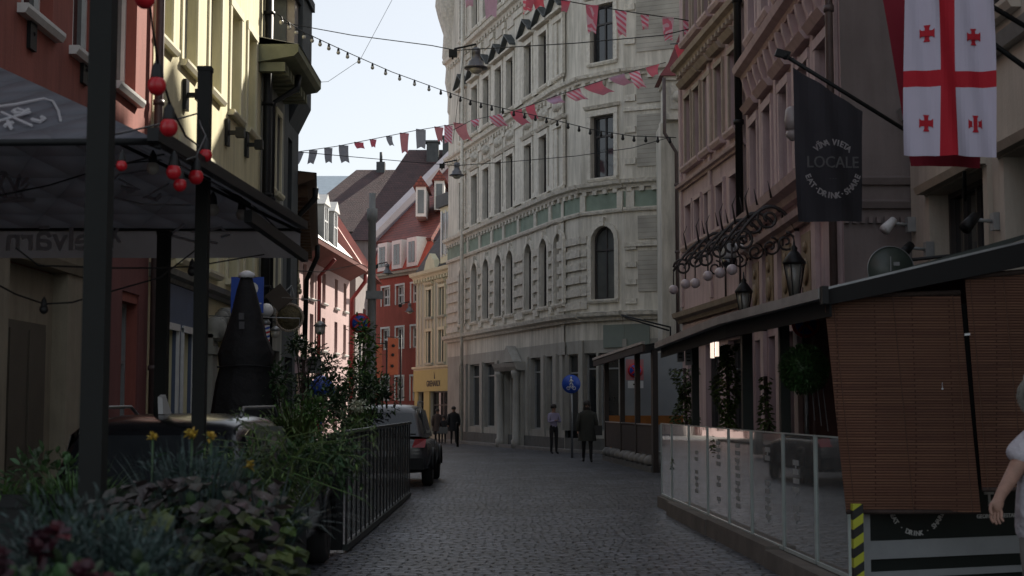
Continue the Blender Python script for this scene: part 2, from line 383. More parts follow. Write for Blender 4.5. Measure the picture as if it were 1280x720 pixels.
M['cream'] = mat('cream_stucco', (.62,.5,.32), .85, .12, 2, .3, streak=.2)
M['beige'] = mat('beige_portal_stone', (.3,.26,.19), .85, .2, 2, .3, streak=.25)
M['greyst'] = mat('grey_stucco', (.3,.3,.27), .85, .2, 2, .5, streak=.3)
M['pinkL'] = mat('pale_pink_stucco', (.50,.35,.345), .85, .12, 1.5, .3, streak=.15)
M['maroon'] = mat('maroon_boards', (.13,.04,.035), .7, .3, 3, .3)
M['redfar'] = mat('brick_red_stucco', (.42,.085,.055), .85, .2, 1, .2, streak=.2)
M['orange'] = mat('orange_cloth', (.3,.075,.035), .8, .1, 5, .1)
M['olive'] = mat('pale_olive_stucco', (.5,.51,.43), .85, .15, 1.5, .4, streak=.2)
M['shopyellow'] = mat('yellow_fascia', (.46,.40,.15), .6, .1, 3, 0)
M['pinkR'] = mat('dusty_pink_stucco', (.55,.42,.435), .85, .2, .8, .3, streak=.34)
M['pinkR2'] = mat('rose_stucco', (.55,.42,.435), .85, .2, .8, .3, streak=.34)
M['pinktrim'] = mat('rose_trim', (.55,.43,.43), .85, .2, 3, .4, streak=.2)
M['ochre'] = mat('ochre_moulding', (.41,.345,.285), .85, .2, 4, .5, streak=.25)
M['brownwall'] = mat('brown_fire_wall', (.22,.185,.18), .9, .22, .9, .3, streak=.2)
M['creamR'] = mat('cream_grey_stucco', (.52,.47,.40), .85, .12, 1.5, .3, streak=.2)
M['woodl'] = mat('weathered_timber', (.20,.18,.155), .8, .4, 2.2, .4, 30)
M['wooddark'] = mat('brown_rattan', (.055,.035,.028), .8, .4, 12, .6, 60)
M['white'] = mat('white_paint', (.7,.71,.72), .5, .12, 3, .05)
M['gold'] = mat('gold_plaster', (.27,.20,.12), .6, .3, 6, .4)
M['blue'] = mat('sign_blue', (.015,.07,.42), .4, .08, 3, 0)
M['red'] = mat('sign_red', (.5,.02,.03), .4, .08, 3, 0)
# ------------------------------------------------------------------ ground and road
def sheet(name, pts, z, m, th=None):
    q = MB()
    if th: q.prism([(x,y,z-th) for x,y in pts], (0,0,th))
    else: q.face([(x,y,z) for x,y in pts])
    return struct(q.build(name, m))
sheet('ground', [(-400,-200),(400,-200),(400,700),(-400,700)], -.01, M['pave'])
sheet('road', [(-3.9,-8),(3.6,-8),(3.6,31),(30,31),(30,47.6),(6.5,47.6),(3.4,48.9),(1.9,50.6),(1.2,52.4),(-3.6,67),(-5,75),(-5,125),(-9,125),(-8,76),(-7.6,58),(-4.6,38),(-3.9,34)], 0.0, M['cob'])
sheet('pavement', [(-3.9,-8),(-3.9,34),(-4.6,38),(-7.6,58),(-8,76),(-9.6,76),(-9.9,62),(-6.2,38),(-6.2,-8)], .11, M['slab'], .15)
sheet('pavement', [(3.6,-8),(5.2,-8),(5.2,18),(4.3,18),(4.3,25.2),(3.8,31),(3.45,31)], .11, M['slab'], .15)
sheet('pavement', [(6.5,47.6),(3.4,48.9),(1.9,50.6),(1.2,52.4),(-3.6,67),(-2.6,67),(1.8,52.4),(2.6,50.9),(4,49.4),(6.5,48.3)], .11, M['kerb'], .15)
# ------------------------------------------------------------------ LEFT ROW
def bldg(name, label, cat, f, group=None): return thing(name, label, cat, f.p(f.L/2, 0), group)
def row_windows(f, b, ops, fm, gm, **k):
    for o in ops: f.window(b, o, fm, gm, **k)
# salmon red house, near left
f = Fac((-6,6), (-6,23.6)); b = bldg('town_house', 'salmon red stucco house with recessed white windows behind the dark parasol at far left', 'building', f)
up = [(y-6, y-6+1.2, 6.45, 8.9) for y in (8.5,10.7,12.9,15.1,17.25,19.3,21.4)] + [(y-6, y-6+1.2, 10.6, 12.8) for y in (8.5,10.7,12.9,15.1,17.25,19.3,21.4)]
low = [(14.4,15.3,.9,3.3),(16.0,17.0,.3,3.2),(7.2,8.6,.6,3.2)]
m = MB(); f.wall(m, 0, f.L, 0, 14, up+low, .24); m.build('wall', M['redwall'], b)
row_windows(f, b, up, M['fwhite'], M['glass'], rev=.24, sill=M['fwhite'])
row_windows(f, b, low, M['fgrey'], M['glass2'], rev=.24)
m = MB(); f.box(m, 13.85, 17.5, .02, 3.9, .0, .012); 
m = MB()
for a, c in ((13.85,14.4),(15.3,16.0),(17.0,17.55)): f.box(m, a, c, 0, 3.35, .003, .03)
f.box(m, 13.85, 17.55, 3.35, 4.5, .003, .03); m.build('shopfront', M['redlow'], b)
cornice(f, b, 4.5, M['redlow'], 13.85, 17.55, .5); cornice(f, b, 13.7, M['redwall'])
m = MB(); f.box(m, 9.0, 10.5, 0, 3.3, .003, .22); f.box(m, 12.7, 13.8, 0, 3.3, .003, .22); f.ext(m, [(0,3.3),(.25,3.3),(.3,3.42),(.3,3.55),(.42,3.7),(0,3.75)], 8.8, 13.84)
f.box(m, 9.2,9.5,.3,3.1,.22,.25); f.box(m, 9.95,10.25,.3,3.1,.22,.25); f.box(m, 10.5,12.7,0,3.28,.003,.02)
pt = m.build('portal', M['beige'], b)
m = MB(); f.box(m, 10.9, 12.3, .05, 2.6, .02, .07); f.box(m, 10.95,11.55,.2,2.5,.07,.09); f.box(m, 11.65,12.25,.2,2.5,.07,.09); m.build('door', mat('umber_door', (.09,.075,.055), .6, .2, 3, .2), pt)
# wall flagpoles
for k, (a, c, lb) in enumerate(((P(118,16,21.4), P(74,70,20.2), 'empty white flagpole on the salmon wall right of the second window'), (P(38,-6,18.8), P(8,24,18.0), 'empty white flagpole on the salmon wall near the left picture edge'))):
    t = thing('flagpole', lb, 'flagpole', c, 'bare white flagpoles on the salmon house'); m = MB(); c2 = Vector((-5.95, c.y-.4, c.z-.3))
    m.tube([c, a], .045, 8); m.ball(a, .06); m.build('pole', M['white'], t); m = MB(); m.tube([c, c2], .03, 6); m.box(-6, -5.95, c2.y-.12, c2.y+.12, c2.z-.2, c2.z+.25); m.tube([c, (-5.97, c.y+.25, c.z-.1)], .02, 6); m.build('bracket', M['dark'], t)
# yellow house
f = Fac((-6,23.7), (-6,34.0)); b = bldg('town_house', 'tall sunlit yellow house over a blue shopfront on the left side', 'building', f)
ys = [(23.9,24.9),(25.75,26.85),(28.0,29.1),(30.15,31.25),(32.1,33.1)]
up = [(a-23.7, c-23.7, z0, z1) for a, c in ys for z0, z1 in ((7.85,10.1),(4.25,6.3),(11.4,13.4))]
low = [(.9,1.7,.7,2.9),(2.15,2.95,.2,2.9),(5.1,6.5,.1,2.9),(8.2,9.4,.6,3.0)]
m = MB(); f.wall(m, 0, f.L, 0, 14.3, up+low, .24); m.build('wall', M['yellow'], b)
for o in up: f.window(b, o, M['fgrey'], M['glass2'], rev=.24, sill=M['yellowtrim'], trim=M['yellowtrim'], tw=.16, td=.04)
row_windows(f, b, low[:2], M['fwhite'], M['glass2'], rev=.24); row_windows(f, b, low[2:], M['fgrey'], M['glass'], rev=.24)
m = MB()
for a, c in ((.25,.9),(1.7,2.15),(2.95,3.7)): f.box(m, a, c, 0, 2.95, .003, .07)
f.box(m, .25, 3.7, 2.95, 3.7, .003, .09); m.build('shopfront', mat('blue_grey_shopfront', (.1,.13,.2), .6, .2, 3, .1), b)
m = MB()
for a, c in ((.82,.9),(1.7,1.78),(2.07,2.15),(2.95,3.03)): f.box(m, a, c, .2, 2.98, .07, .12)
f.box(m, .82,1.78,2.9,3.02,.09,.13); f.box(m, 2.07,3.03,2.9,3.02,.09,.13); m.build('shop_trim', M['fwhite'], b)
cornice(f, b, 3.72, M['greyst'], 0, f.L, .7); cornice(f, b, 7.35-.2, M['yellowtrim'], 0, f.L, .0001) if False else None
m = MB()
for a in (4.5,6.62): f.box(m, a, a+.48, 0, 3.0, .003, .14); m.ball(f.p(a+.24,3.1,.12), .26, 10); f.box(m, a-.06, a+.54, 2.6, 2.75, .0, .2)
for k in range(9): m.ball(f.p(4.9+.24*k, 3.1+.35*math.sin(math.pi*k/8), .12), .17, 8)
f.box(m, 4.5,7.1,2.92,3.05,.003,.24); m.build('carved_portal', M['greyst'], b)
cornice(f, b, 13.9, M['yellowtrim'], dent=.5)
for k, (y, z) in enumerate(((25.95,7.25),(29.8,7.3),(32.0,7.45))):
    m = MB(); f_ = Vector((-6, y, z)); m.box(-5.99,-5.93,y-.13,y+.13,z-.28,z+.28); m.box(-5.93,-5.75,y-.05,y+.05,z-.04,z+.04); m.box(-5.78,-5.6,y-.1,y+.1,z-.1,z+.1)
    tag(m.build('wall_floodlight', M['dark'], None, (-6,y,z)), ('black floodlight on the yellow wall below the second window sill, in sun', 'black floodlight on the yellow wall at the edge of the sun and shade', 'black floodlight on the yellow wall nearest the two dark downpipes')[k], 'light', 'small floodlights on the yellow house')
def downpipe(pts, r, m_, label, name='downpipe'):
    q = MB(); q.tube(pts, r, 10)
    for i in range(1, int((pts[0][2])/2.2)):
        z = i*2.2; q.lathe((pts[-1][0], pts[-1][1], z), [(r*1.35,-.04),(r*1.35,.04)], 10)
    return tag(q.build(name, m_, None, (pts[-1][0],pts[-1][1],0)), label, 'downpipe')
downpipe([(-5.86,23.55,13.6),(-5.86,23.55,.1)], .07, M['pipe'], 'dark brown downpipe between the salmon house and the yellow house')
downpipe([(-5.84,33.95,13.6),(-5.84,33.95,.1)], .11, M['dark'], 'thick black downpipe at the far corner of the yellow house')
downpipe([(-5.3,35.2,9.75),(-5.3,35.0,9.4),(-5.84,34.6,8.95),(-5.84,34.6,.1)], .08, M['dark'], 'black downpipe bending from the gutter of the narrow grey house')
# grey house with deep eaves
f = Fac((-6,34.05), (-6,37.5)); b = bldg('town_house', 'narrow grey house with deep dentilled eaves right of the yellow house', 'building', f)
up = [(.75,1.45,7.0,9.0),(2.0,2.7,7.0,9.0),(.75,1.45,4.2,6.0),(2.0,2.7,4.2,6.0)]; low = [(.7,1.6,.4,3.0),(2.1,3.1,.1,3.0)]
m = MB(); f.wall(m, 0, f.L, 0, 9.75, up+low, .2); m.build('wall', M['greyst'], b)
row_windows(f, b, up, M['fwhite'], M['glass2'], rev=.2, trim=M['yellowtrim'], sill=M['yellowtrim']); row_windows(f, b, low, M['fdark'], M['glass'], rev=.2)
m = MB(); f.ext(m, [(0,9.7),(.85,9.85),(.95,9.95),(.95,10.12),(0,10.3)], -.6, f.L)
for k in range(9): f.box(m, -.5+k*.44, -.28+k*.44, 9.5, 9.72, .02, .62)
m.build('eaves', mat('green_grey_soffit', (.25,.26,.17), .8, .3, 3, .3), b)
m = MB(); m.prism([f.p(-.6,10.13,.97), f.p(-.6,10.32,-.0), f.p(-.6,12.0,-3.5), f.p(-.6,10.1,-3.5)], f.U*(f.L+.6)); m.build('roof', M['roofgrey'], b)
cornice(f, b, 3.7, M['greyst'], sc=.7); cornice(f, b, 6.3, M['greyst'], sc=.5)
# slate house
f = Fac((-6,37.55), (-6,40.0)); b = bldg('town_house', 'tall dark slate clad house with a projecting bay, beside the open sky', 'building', f)
up = [(.6,1.3,6.9,8.8),(.6,1.3,3.9,5.7)]; low = [(.5,1.8,.2,2.9)]
m = MB(); f.wall(m, 0, f.L, 0, 12.4, up+low, .2, 4); m.build('wall', M['slate'], b); row_windows(f, b, up+low, M['fdark'], M['glass'], rev=.2)
m = MB(); f.box(m, .7, 2.44, 9.9, 12.7, .003, .34); f.box(m, .6, 2.445, 12.7, 12.95, -.1, .42); m.prism([f.p(.7,9.9,0), f.p(.7,9.9,.34), f.p(.7,9.2,0)], f.U*1.74); by = m.build('bay', M['slate'], b)
cornice(f, b, 12.4, M['slate'], 0, .6, .5)
m = MB(); m.prism([f.p(-.3,12.4,.3), f.p(-.3,14.2,-2.0), f.p(-.3,12.4,-4.2)], f.U*(f.L+.3)); m.build('roof', M['roofdark'], b)
t = thing('chimney', 'tall pale brick chimney with a scrolled iron cap above the slate house', 'chimney', (-6.4,37.3,9.5)); c = P(361,12,38)
m = MB(); x, z = c.x, 12.0; m.box(x-.3,x+.22,37.6,38.3,10,13.6); m.box(x-.36,x+.28,37.54,38.36,12.7,12.85); m.build('stack', mat('pale_brick', (.34,.3,.27), .9, .3, 6, .5), t)
m = MB(); c = P(372,10,38.6); m.tube([c+Vector((0,0,-.3)), c+Vector((0,0,.6))], .05, 6); m.tube([c+Vector((.1,0,.45)), c+Vector((.2,0,.2)), c+Vector((0,0,-.05)), c+Vector((-.2,0,-.15)), c+Vector((-.5,0,-.12))], .03, 6); m.ball(c+Vector((0,0,-.2)), .1, 8); m.build('cap', M['dark'], t)
# cream house with brown eaves, the row bends here
f = Fac((-6.25,40.1), (-8.6,58)); b = bldg('town_house', 'sunlit cream house under a deep dark brown eave where the street bends', 'building', f)
cs = [1.5+2.35*k for k in range(7)]
up = [(c-.45, c+.45, z0, z1) for c in cs for z0, z1 in ((3.9,5.5),(6.1,7.4))]; low = [(c-.7, c+.7, .4, 2.8) for c in cs]
m = MB(); f.wall(m, 0, f.L, 0, 8.0, up+low, .22, 5); m.build('wall', M['cream'], b); row_windows(f, b, up, M['fwhite'], M['glass2'], rev=.22, sill=M['yellowtrim']); row_windows(f, b, low, M['fdark'], M['glass'], rev=.22)
m = MB(); f.ext(m, [(0,7.7),(.7,7.95),(.7,8.12),(0,8.2)], -.2, f.L)
for k in range(20): f.box(m, .2+k*.9, .4+k*.9, 7.5, 7.82, .02, .5)
m.build('eaves', mat('brown_timber', (.1,.055,.03), .8, .3, 4, .3), b)
m = MB(); m.prism([f.p(-.2,8.13,.75), f.p(-.2,8.2,0), f.p(-.2,11,-4), f.p(-.2,8,-4)], f.U*(f.L+.2)); m.build('roof', M['roofdark'], b)
downpipe([f.p(1.2,7.9,.72), f.p(1.2,7.6,.7), f.p(1.3,7.0,.15), f.p(1.3,.1,.15)], .09, M['dark'], 'black downpipe crossing the sunlit cream wall')
g2 = f.p(17.2,8,0); downpipe([f.p(16.5,7.95,.72), f.p(16.5,7.5,.72), f.p(16.9,6.6,.3), f.p(16.9,.1,.2)], .1, M['dark'], 'black downpipe curving at the far end of the brown eave')
# pink house
f = Fac((-9.4,62.5), (-8.6,76)); b = bldg('town_house', 'sunlit pale pink house with white dormers along a grey metal roof', 'building', f)
def yx(px): # u of a pixel column at mid height
    return f.uz(px, 400)[0]
cols = [yx(x) for x in (380.5, 389.5, 404.5, 420, 431)]
up = [(u-.42, u+.42, z0, z1) for u in cols for z0, z1 in ((6.55,8.0),(4.3,5.85))]; low = [(u-.6, u+.6, .4, 2.6) for u in cols]
m = MB(); f.wall(m, 0, f.L, 0, 8.6, up+low, .22); m.build('wall', M['pinkL'], b); row_windows(f, b, up, M['fdark'], M['glass'], rev=.22, sill=M['fwhite']); row_windows(f, b, low, M['fdark'], M['glass'], rev=.22)
m = MB(); f.ext(m, [(0,8.25),(.9,8.75),(.95,8.95),(0,8.9)], -.5, f.L+.1); m.build('eaves', mat('maroon_soffit', (.2,.06,.05), .8, .3, 3, .2), b)
m = MB(); m.prism([f.p(-.5,8.955,.97), f.p(-.5,9.3,.3), f.p(-.5,11.6,-1.9), f.p(-.5,8.8,-1.9)], f.U*(f.L+.6)); m.build('lower_roof', M['roofgrey'], b)
m = MB(); m.prism([f.p(-.5,11.6,-1.9), f.p(-.5,13.3,-5), f.p(-.5,11.0,-7)], f.U*(f.L+.6)); m.build('roof', M['roofred'], b)
for px in (377, 391, 405.5, 417.5):
    u = yx(px)*1.0; m = MB(); f.box(m, u-.55,u+.55,9.35,11.3,-2.6,.0); q = m.build('dormer', M['fgrey'], b)
    m = MB(); m.prism([f.p(u-.75,11.3,.12), f.p(u+.75,11.3,.12), f.p(u,11.85,.12)], f.N*-2.7); m.build('dormer_roof', M['fwhite'], q)
    m = MB(); f.box(m, u-.5,u-.38,9.5,11.2,.003,.05); f.box(m, u+.38,u+.5,9.5,11.2,.003,.05); f.box(m, u-.5,u+.5,11.2,11.3,.003,.05); f.box(m, u-.03,u+.03,9.5,11.2,.003,.05); f.box(m,u-.38,u+.38,10.5,10.57,.003,.045); m.build('dormer_frame', M['white'], q)
    m = MB(); m.face([f.p(u-.38,9.5,.008), f.p(u+.38,9.5,.008), f.p(u+.38,11.2,.008), f.p(u-.38,11.2,.008)]); m.build('pane', M['glass2'], q)
downpipe([f.p(yx(395.5),8.5,.85), f.p(yx(395.5),8.1,.5), f.p(yx(395.5),7.7,.12), f.p(yx(395.5),.1,.12)], .09, mat('maroon_pipe', (.25,.03,.03), .5, .2, 4, 0), 'maroon downpipe on the sunlit pink wall')
downpipe([f.p(13.6,8.6,.85), f.p(13.6,8.2,.8), f.p(13.75,7.3,.1), f.p(13.75,.1,.1)], .11, MATS['maroon_pipe'], 'maroon downpipe at the far corner of the pink house')
# salmon roofed house behind pink one
def simple_house(label, x0,x1,y0,y1, ez, rz, wallm, roofm, name='town_house', ridge='y', hip=0.0, win=None):
    b = thing(name, label, 'building', ((x0+x1)/2,(y0+y1)/2,0)); m = MB(); m.box(x0,x1,y0,y1,0,ez); m.build('wall', wallm, b); o = .35; m = MB()
    if ridge == 'y':
        xm = (x0+x1)/2; a = Vector((xm,y0-o+hip,rz)); c = Vector((xm,y1+o-hip,rz))
        q = [Vector((x0-o,y0-o,ez)), Vector((x1+o,y0-o,ez)), Vector((x1+o,y1+o,ez)), Vector((x0-o,y1+o,ez))]
        m.face([q[1],q[2],c,a]); m.face([q[0],q[3],c,a]); m.face([q[0],q[1],a]); m.face([q[2],q[3],c]); m.face(q)
    else:
        ym = (y0+y1)/2; a = Vector((x0-o+hip,ym,rz)); c = Vector((x1+o-hip,ym,rz))
        q = [Vector((x0-o,y0-o,ez)), Vector((x1+o,y0-o,ez)), Vector((x1+o,y1+o,ez)), Vector((x0-o,y1+o,ez))]
        m.face([q[0],q[1],c,a]); m.face([q[3],q[2],c,a]); m.face([q[0],q[3],a]); m.face([q[1],q[2],c]); m.face(q)
    m.build('roof', roofm, b); return b
b = simple_house('house with a salmon sheet metal hip roof behind the pink house', -13.6,-8.5,78,90,9.3,13.7, M['brownwall'], M['roofsalmon'], hip=.9)
m = MB()
for k in range(9):
    y = 79+k*1.3; m.tube([(-8.2,y,9.35), (-11.05,y,13.72)], .05, 4)
m.build('roof_seam', M['roofsalmon'], b)
m = MB(); m.box(-8.5,-8.44,82,83,5.5,7.2); m.build('window', M['glass'], b)
# big brown roofs far behind
simple_house('distant house with a huge brown tiled roof rising behind the red house', -12.5,2,112,132,14.6,23.6, M['brownwall'], M['roofbrown'], ridge='x', hip=4.0)
b = simple_house('distant house with a long low brown roof left of the highest ridge', -20,-2,126,146,17.0,24.2, M['brownwall'], M['roofbrown'], ridge='x', hip=5.5)
c = P(466,208,128); m = MB(); m.box(c.x-.4,c.x+.4,135.5,136.5,23.5,24.9); m.tube([(c.x,136,24.9),(c.x,136,25.9)], .14, 8); m.build('chimney', M['slate'], b)
simple_house('distant pale blue metal roof at the left edge of the open sky', -28,-16,150,170,22.5,27.5, M['slate'], mat('blue_metal_roof', (.22,.28,.34), .5, .2, 2, .1), ridge='x', hip=1)
for px, lab in ((541,'low grey chimney on the brown ridge under the bunting, left of a taller one'), (561,'wide grey chimney on the brown ridge touching the pale corner building')):
    c = P(px, 184 if px < 550 else 178, 121); m = MB(); m.box(c.x-.5,c.x+.5,120.5,121.5,21.5,c.z+.3); m.box(c.x-.62,c.x+.62,120.4,121.6,c.z+.33,c.z+.5); tag(m.build('chimney', M['slate'], None, (c.x,118,21)), lab, 'chimney')
# red house facing the camera
f = Fac((-9.1,93.6), (-5.4,88)); b = bldg('town_house', 'brick red house closing the street, with white windows and a red tiled roof', 'building', f)
cols = [f.uz(x, 400)[0] for x in (482,500,519)]
up = [(u-.5,u+.5,z0,z1) for u in cols for z0, z1 in ((8.05,9.25),(5.25,6.6),(2.0,3.5))] 
m = MB(); f.wall(m, -.6, f.L, 0, 9.95, up, .18); m.build('wall', M['redfar'], b); row_windows(f, b, up, M['fwhite'], M['glass2'], rev=.18, fw=.12, trim=M['fwhite'], tw=.1, rows=(.5,))
cornice(f, b, 9.85, M['olive'], -.6, f.L, 1.0)
m = MB(); m.prism([f.p(-.6,10.2,.25), f.p(-.6,12.0,-.55), f.p(-.6,10.1,-1.2)], f.U*(f.L+.6)); m.build('mansard', M['redfar'], b)
for u in cols:
    m = MB(); f.box(m, u-.62,u+.62,10.3,12.1,-.9,.28); q = m.build('dormer', M['fwhite'], b)
    m = MB(); f.box(m, u-.38,u-.03,10.55,11.85,.28,.3); f.box(m, u+.03,u+.38,10.55,11.85,.28,.3); m.build('pane', M['glass2'], q)
ra, rb, rc, rd = P(470,303,93.8), P(539,297,88), P(612,170,99), P(578,192,105)
m = MB(); m.prism([ra, rb, rc, rd], (0,.3,-.3)); m.build('roof', M['roofred'], b)
m = MB(); d = (rd-ra)/1; m.hexa([ra+Vector((-.5,0,-2)), ra+Vector((0,0,-2)), rd+Vector((0,0,-2)), rd+Vector((-.5,0,-2)), ra+Vector((-.5,0,.75)), ra+Vector((0,0,.75)), rd+Vector((0,0,.75)), rd+Vector((-.5,0,.75))]); m.build('fire_wall', mat('lavender_plaster', (.36,.34,.38), .85, .15, .6, .2), b)
for px, py, Y in ((526,251,90.5), (549,243,92)):
    c = P(px,py,Y); m = MB(); m.box(c.x-.32,c.x+.32,Y,Y+4,c.z-1.0,c.z+.9); q = m.build('dormer', M['fwhite'], b)
    m = MB(); m.prism([(c.x-.5,Y-.1,c.z+.9),(c.x+.5,Y-.1,c.z+.9),(c.x,Y-.1,c.z+1.6)], (0,4,0)); m.build('dormer_roof', M['roofred'], q)
    m = MB(); m.box(c.x-.2,c.x+.2,Y-.02,Y-.001,c.z-.8,c.z+.7); m.build('pane', M['glass2'], q)
m = MB(); f.box(m, -3.8,-.7,0,10.4,-6,-.4); m.build('side_wing', M['brownwall'], b)
m = MB(); f.box(m, -2.4,-1.4,6.6,8.4,-.4,-.36); m.build('wing_window', M['glass'], b)
for k, (px, py) in enumerate(((474,452),(491,446))):
    w_ = .14 if k == 0 else .28; c = P(px,py,84-k*6); m = MB(); m.prism([(c.x-w_,c.y,c.z-1.0),(c.x+w_,c.y+.2,c.z-.95),(c.x+w_,c.y+.2,c.z+1.0),(c.x-w_,c.y,c.z+1.05)], (.0,.03,0))
    o = m.build('banner', M['orange'], None, c); tag(o, ('narrow faded orange banner left of the brighter one before the red house','bright orange vertical banner with dark dots before the red house')[k], 'banner')
    m = MB(); m.tube([(c.x+.42,c.y+.25,.1),(c.x+.42,c.y+.25,c.z+1.2)], .05, 6); m.tube([(c.x+.42,c.y+.25,c.z+1.06),(c.x-.38,c.y,c.z+1.08)], .025, 6); m.build('pole', M['dark'], o)
    if k:
        for dz in (-.5,.1,.6): m = MB(); m.disc((c.x+.05*dz,c.y-.02,c.z+dz), (0,1,0), .09, .02, 10); m.build('dot', M['dark'], o)
# pale olive shop house
f = Fac((-4.85,72.6), (-2.45,66.9)); b = bldg('town_house', 'pale olive house with a bright yellow shop fascia left of the corner building', 'building', f)
cols = [f.uz(x, 400)[0] for x in (537.5,553,567.5)]
up = [(u-.38,u+.38,z0,z1) for u in cols for z0, z1 in ((6.0,7.35),(3.75,5.3))]; L_ = f.L
low = [(.55,1.35,.3,2.35),(2.3,5.4,.3,2.35)]
m = MB(); f.wall(m, 0, L_, 0, 8.1, up+low, .2, 5); m.build('wall', M['olive'], b)
for o in up: f.window(b, o, M['fdark'], M['glass'], rev=.2, trim=M['yellowtrim'], tw=.12, td=.08, hood='flat' if o[2] > 5 else None, sill=M['olive'])
row_windows(f, b, low, M['fdark'], M['glass'], rev=.2, cols=3)
m = MB()
for k in range(12): u = .3+k*.5; f.box(m, u, u+.1, 3.7, 7.9, .003, .03)
build_each(m, 'pilaster_strip', M['yellowtrim'], b)
cornice(f, b, 7.95, M['yellowtrim'], -.1, L_, 1.1, dent=.4); cornice(f, b, 3.4, M['yellowtrim'], -.1, L_, .6)
m = MB(); m.prism([f.p(1.7,8.3,.2), f.p(3.4,8.3,.2), f.p(3.1,8.75,.2), f.p(2.55,9.1,.2), f.p(2.0,8.75,.2)], f.N*-.3); m.build('pediment', M['yellowtrim'], b)
m = MB(); f.box(m, .0, L_, 2.36, 3.4, .03, .12); fs = m.build('shop_fascia', M['shopyellow'], b)
m = MB(); put_text(m, 'GRENARDI', .40, f.p(L_*.48,2.72,.13), f.U, (0,0,1), bold=True); m.prism([f.p(L_*.5,2.95,.125), f.p(L_*.5+.14,2.95,.125), f.p(L_*.5,3.3,.125)], f.N*.01); m.build('shop_name', mat('black_letters', (.01,.01,.012), .5, .1, 3, 0), fs)
m = MB()
for a, c in ((0,.5),(1.4,2.25),(5.45,L_)): f.box(m, a, c, .1, 2.36, .003, .06)
build_each(m, 'shop_pillar', M['shopyellow'], b)
m = MB(); m.prism([f.p(0,8.3,.1), f.p(0,11.2,-1.8), f.p(0,8.3,-4)], f.U*L_); m.build('roof', M['roofdark'], b)
m = MB(); f.box(m, 3.6,5.2,8.5,11.2,-1.6,.02); dm = m.build('dormer', M['yellowtrim'], b)
m = MB(); f.box(m, 3.4,5.4,11.2,11.8,-1.8,.2); m.build('dormer_roof', M['slate'], dm)
m = MB(); f.box(m, 3.95,4.35,8.9,10.9,.02,.04); f.box(m, 4.45,4.85,8.9,10.9,.02,.04); m.build('pane', M['glass2'], dm)
m = MB(); f.box(m, 3.8,3.94,8.8,11.0,.02,.08); f.box(m, 4.86,5.0,8.8,11.0,.02,.08); f.box(m, 4.36,4.44,8.8,11.0,.02,.06); m.build('dormer_frame', M['white'], dm)
# ------------------------------------------------------------------ pale corner building
b = thing('corner_building', 'huge pale stuccoed corner building with arched windows and a green frieze', 'building', (1.9,52,0))
S0 = Fac((-3.0,67.2), (1.7,52)); S1 = Fac((1.7,52), (2.45,50.35)); S2 = Fac((2.45,50.35), (3.85,49.1)); S3 = Fac((3.85,49.1), (6.6,47.9))
TOPZ = 22.5
def up_rows(f, cs, w, heads=((5.3,7.85,1),(9.55,11.75,0),(13.65,15.7,0),(18.35,20.6,0))):
    return [(u-w/2, u+w/2, z0, z1, ar) for u in cs for z0, z1, ar in heads]
c0 = [S0.uz(x, 350)[0] for x in (579,594.5,609,624.5,639,662,681,699.5)]
op0 = up_rows(S0, c0, .92); sh0 = [(S0.uz(a,480)[0], S0.uz(c,480)[0], .75, 3.45) for a, c in ((574,580),(587,599),(605,618),(663,677),(683,694),(697,706))]
dr0 = (S0.uz(639,480)[0], S0.uz(652,480)[0], .15, 2.75)
m = MB(); S0.wall(m, 0, S0.L, 3.9, TOPZ, op0, .2); S1.wall(m, 0, S1.L, 3.9, TOPZ, [], .2, .6)
op2 = up_rows(S2, [S2.L/2+.05], 1.02); S2.wall(m, 0, S2.L, 3.9, TOPZ, op2, .2, .6); S3.wall(m, 0, S3.L, 3.9, TOPZ, [], .2, 5)
m.build('wall', M['stone'], b)
sh2 = [(.1,.62,.75,3.45),(.72,1.6,.75,3.45)]; sh3 = [(.35,2.3,.75,3.4)]
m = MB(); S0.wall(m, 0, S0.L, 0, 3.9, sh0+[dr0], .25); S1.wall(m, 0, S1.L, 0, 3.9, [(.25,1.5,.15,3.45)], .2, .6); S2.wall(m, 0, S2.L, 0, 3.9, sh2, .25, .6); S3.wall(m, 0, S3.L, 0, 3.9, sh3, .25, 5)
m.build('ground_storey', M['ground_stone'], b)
for f_, os in ((S0, sh0), (S1, [(.25,1.5,.15,3.45)]), (S2, sh2), (S3, sh3)): row_windows(f_, b, os, M['fgrey'], M['glass'], rev=.24 if f_ is not S1 else .19, cols=1, rows=(.8,))
w = S0.window(b, dr0, M['fdark'], M['glass'], rev=.24, cols=2)
for f_, os in ((S0, op0), (S2, op2)):
    for o in os: f_.window(b, o, M['fdark'], M['glass'] if random.random() < .5 else M['glass2'], rev=.2, fw=.07, sill=M['stone2'], trim=M['stone2'], tw=.17, td=.09, hood='gable' if 13 < o[2] < 14 and f_ is S0 else ('flat' if 9 < o[2] < 14 else None))
def allsides(fn, *a, **k):
    for f_ in (S0, S1, S2, S3): fn(f_, *a, **k)
for z, sc, dn in ((4.55,1.0,.0),(9.1,.9,.45),(13.0,.8,.4),(17.6,1.0,.45),(22.1,1.6,.6)):
    m = MB()
    for f_ in (S0,S1,S2,S3):
        f_.ext(m, [(d*sc, z+h*sc) for d, h in CORN], 0, f_.L)
        if dn:
            for i in range(int(f_.L/dn)): f_.box(m, (i+.3)*dn, (i+.7)*dn, z-.14, z-.002, 0, .13)
    m.build('cornice', M['stone2'], b)
m = MB()
for f_ in (S0,S1,S2,S3): f_.box(m, 0, f_.L, 8.42, 8.98, .003, .03)
m.build('green_frieze', M['green'], b)
m = MB()   # consoles on the frieze, rustication bands, pilasters
for f_ in (S0,S1,S2,S3):
    f_.ext(m, [(0,8.28),(.09,8.28),(.12,8.36),(.12,8.41),(0,8.42)], 0, f_.L)
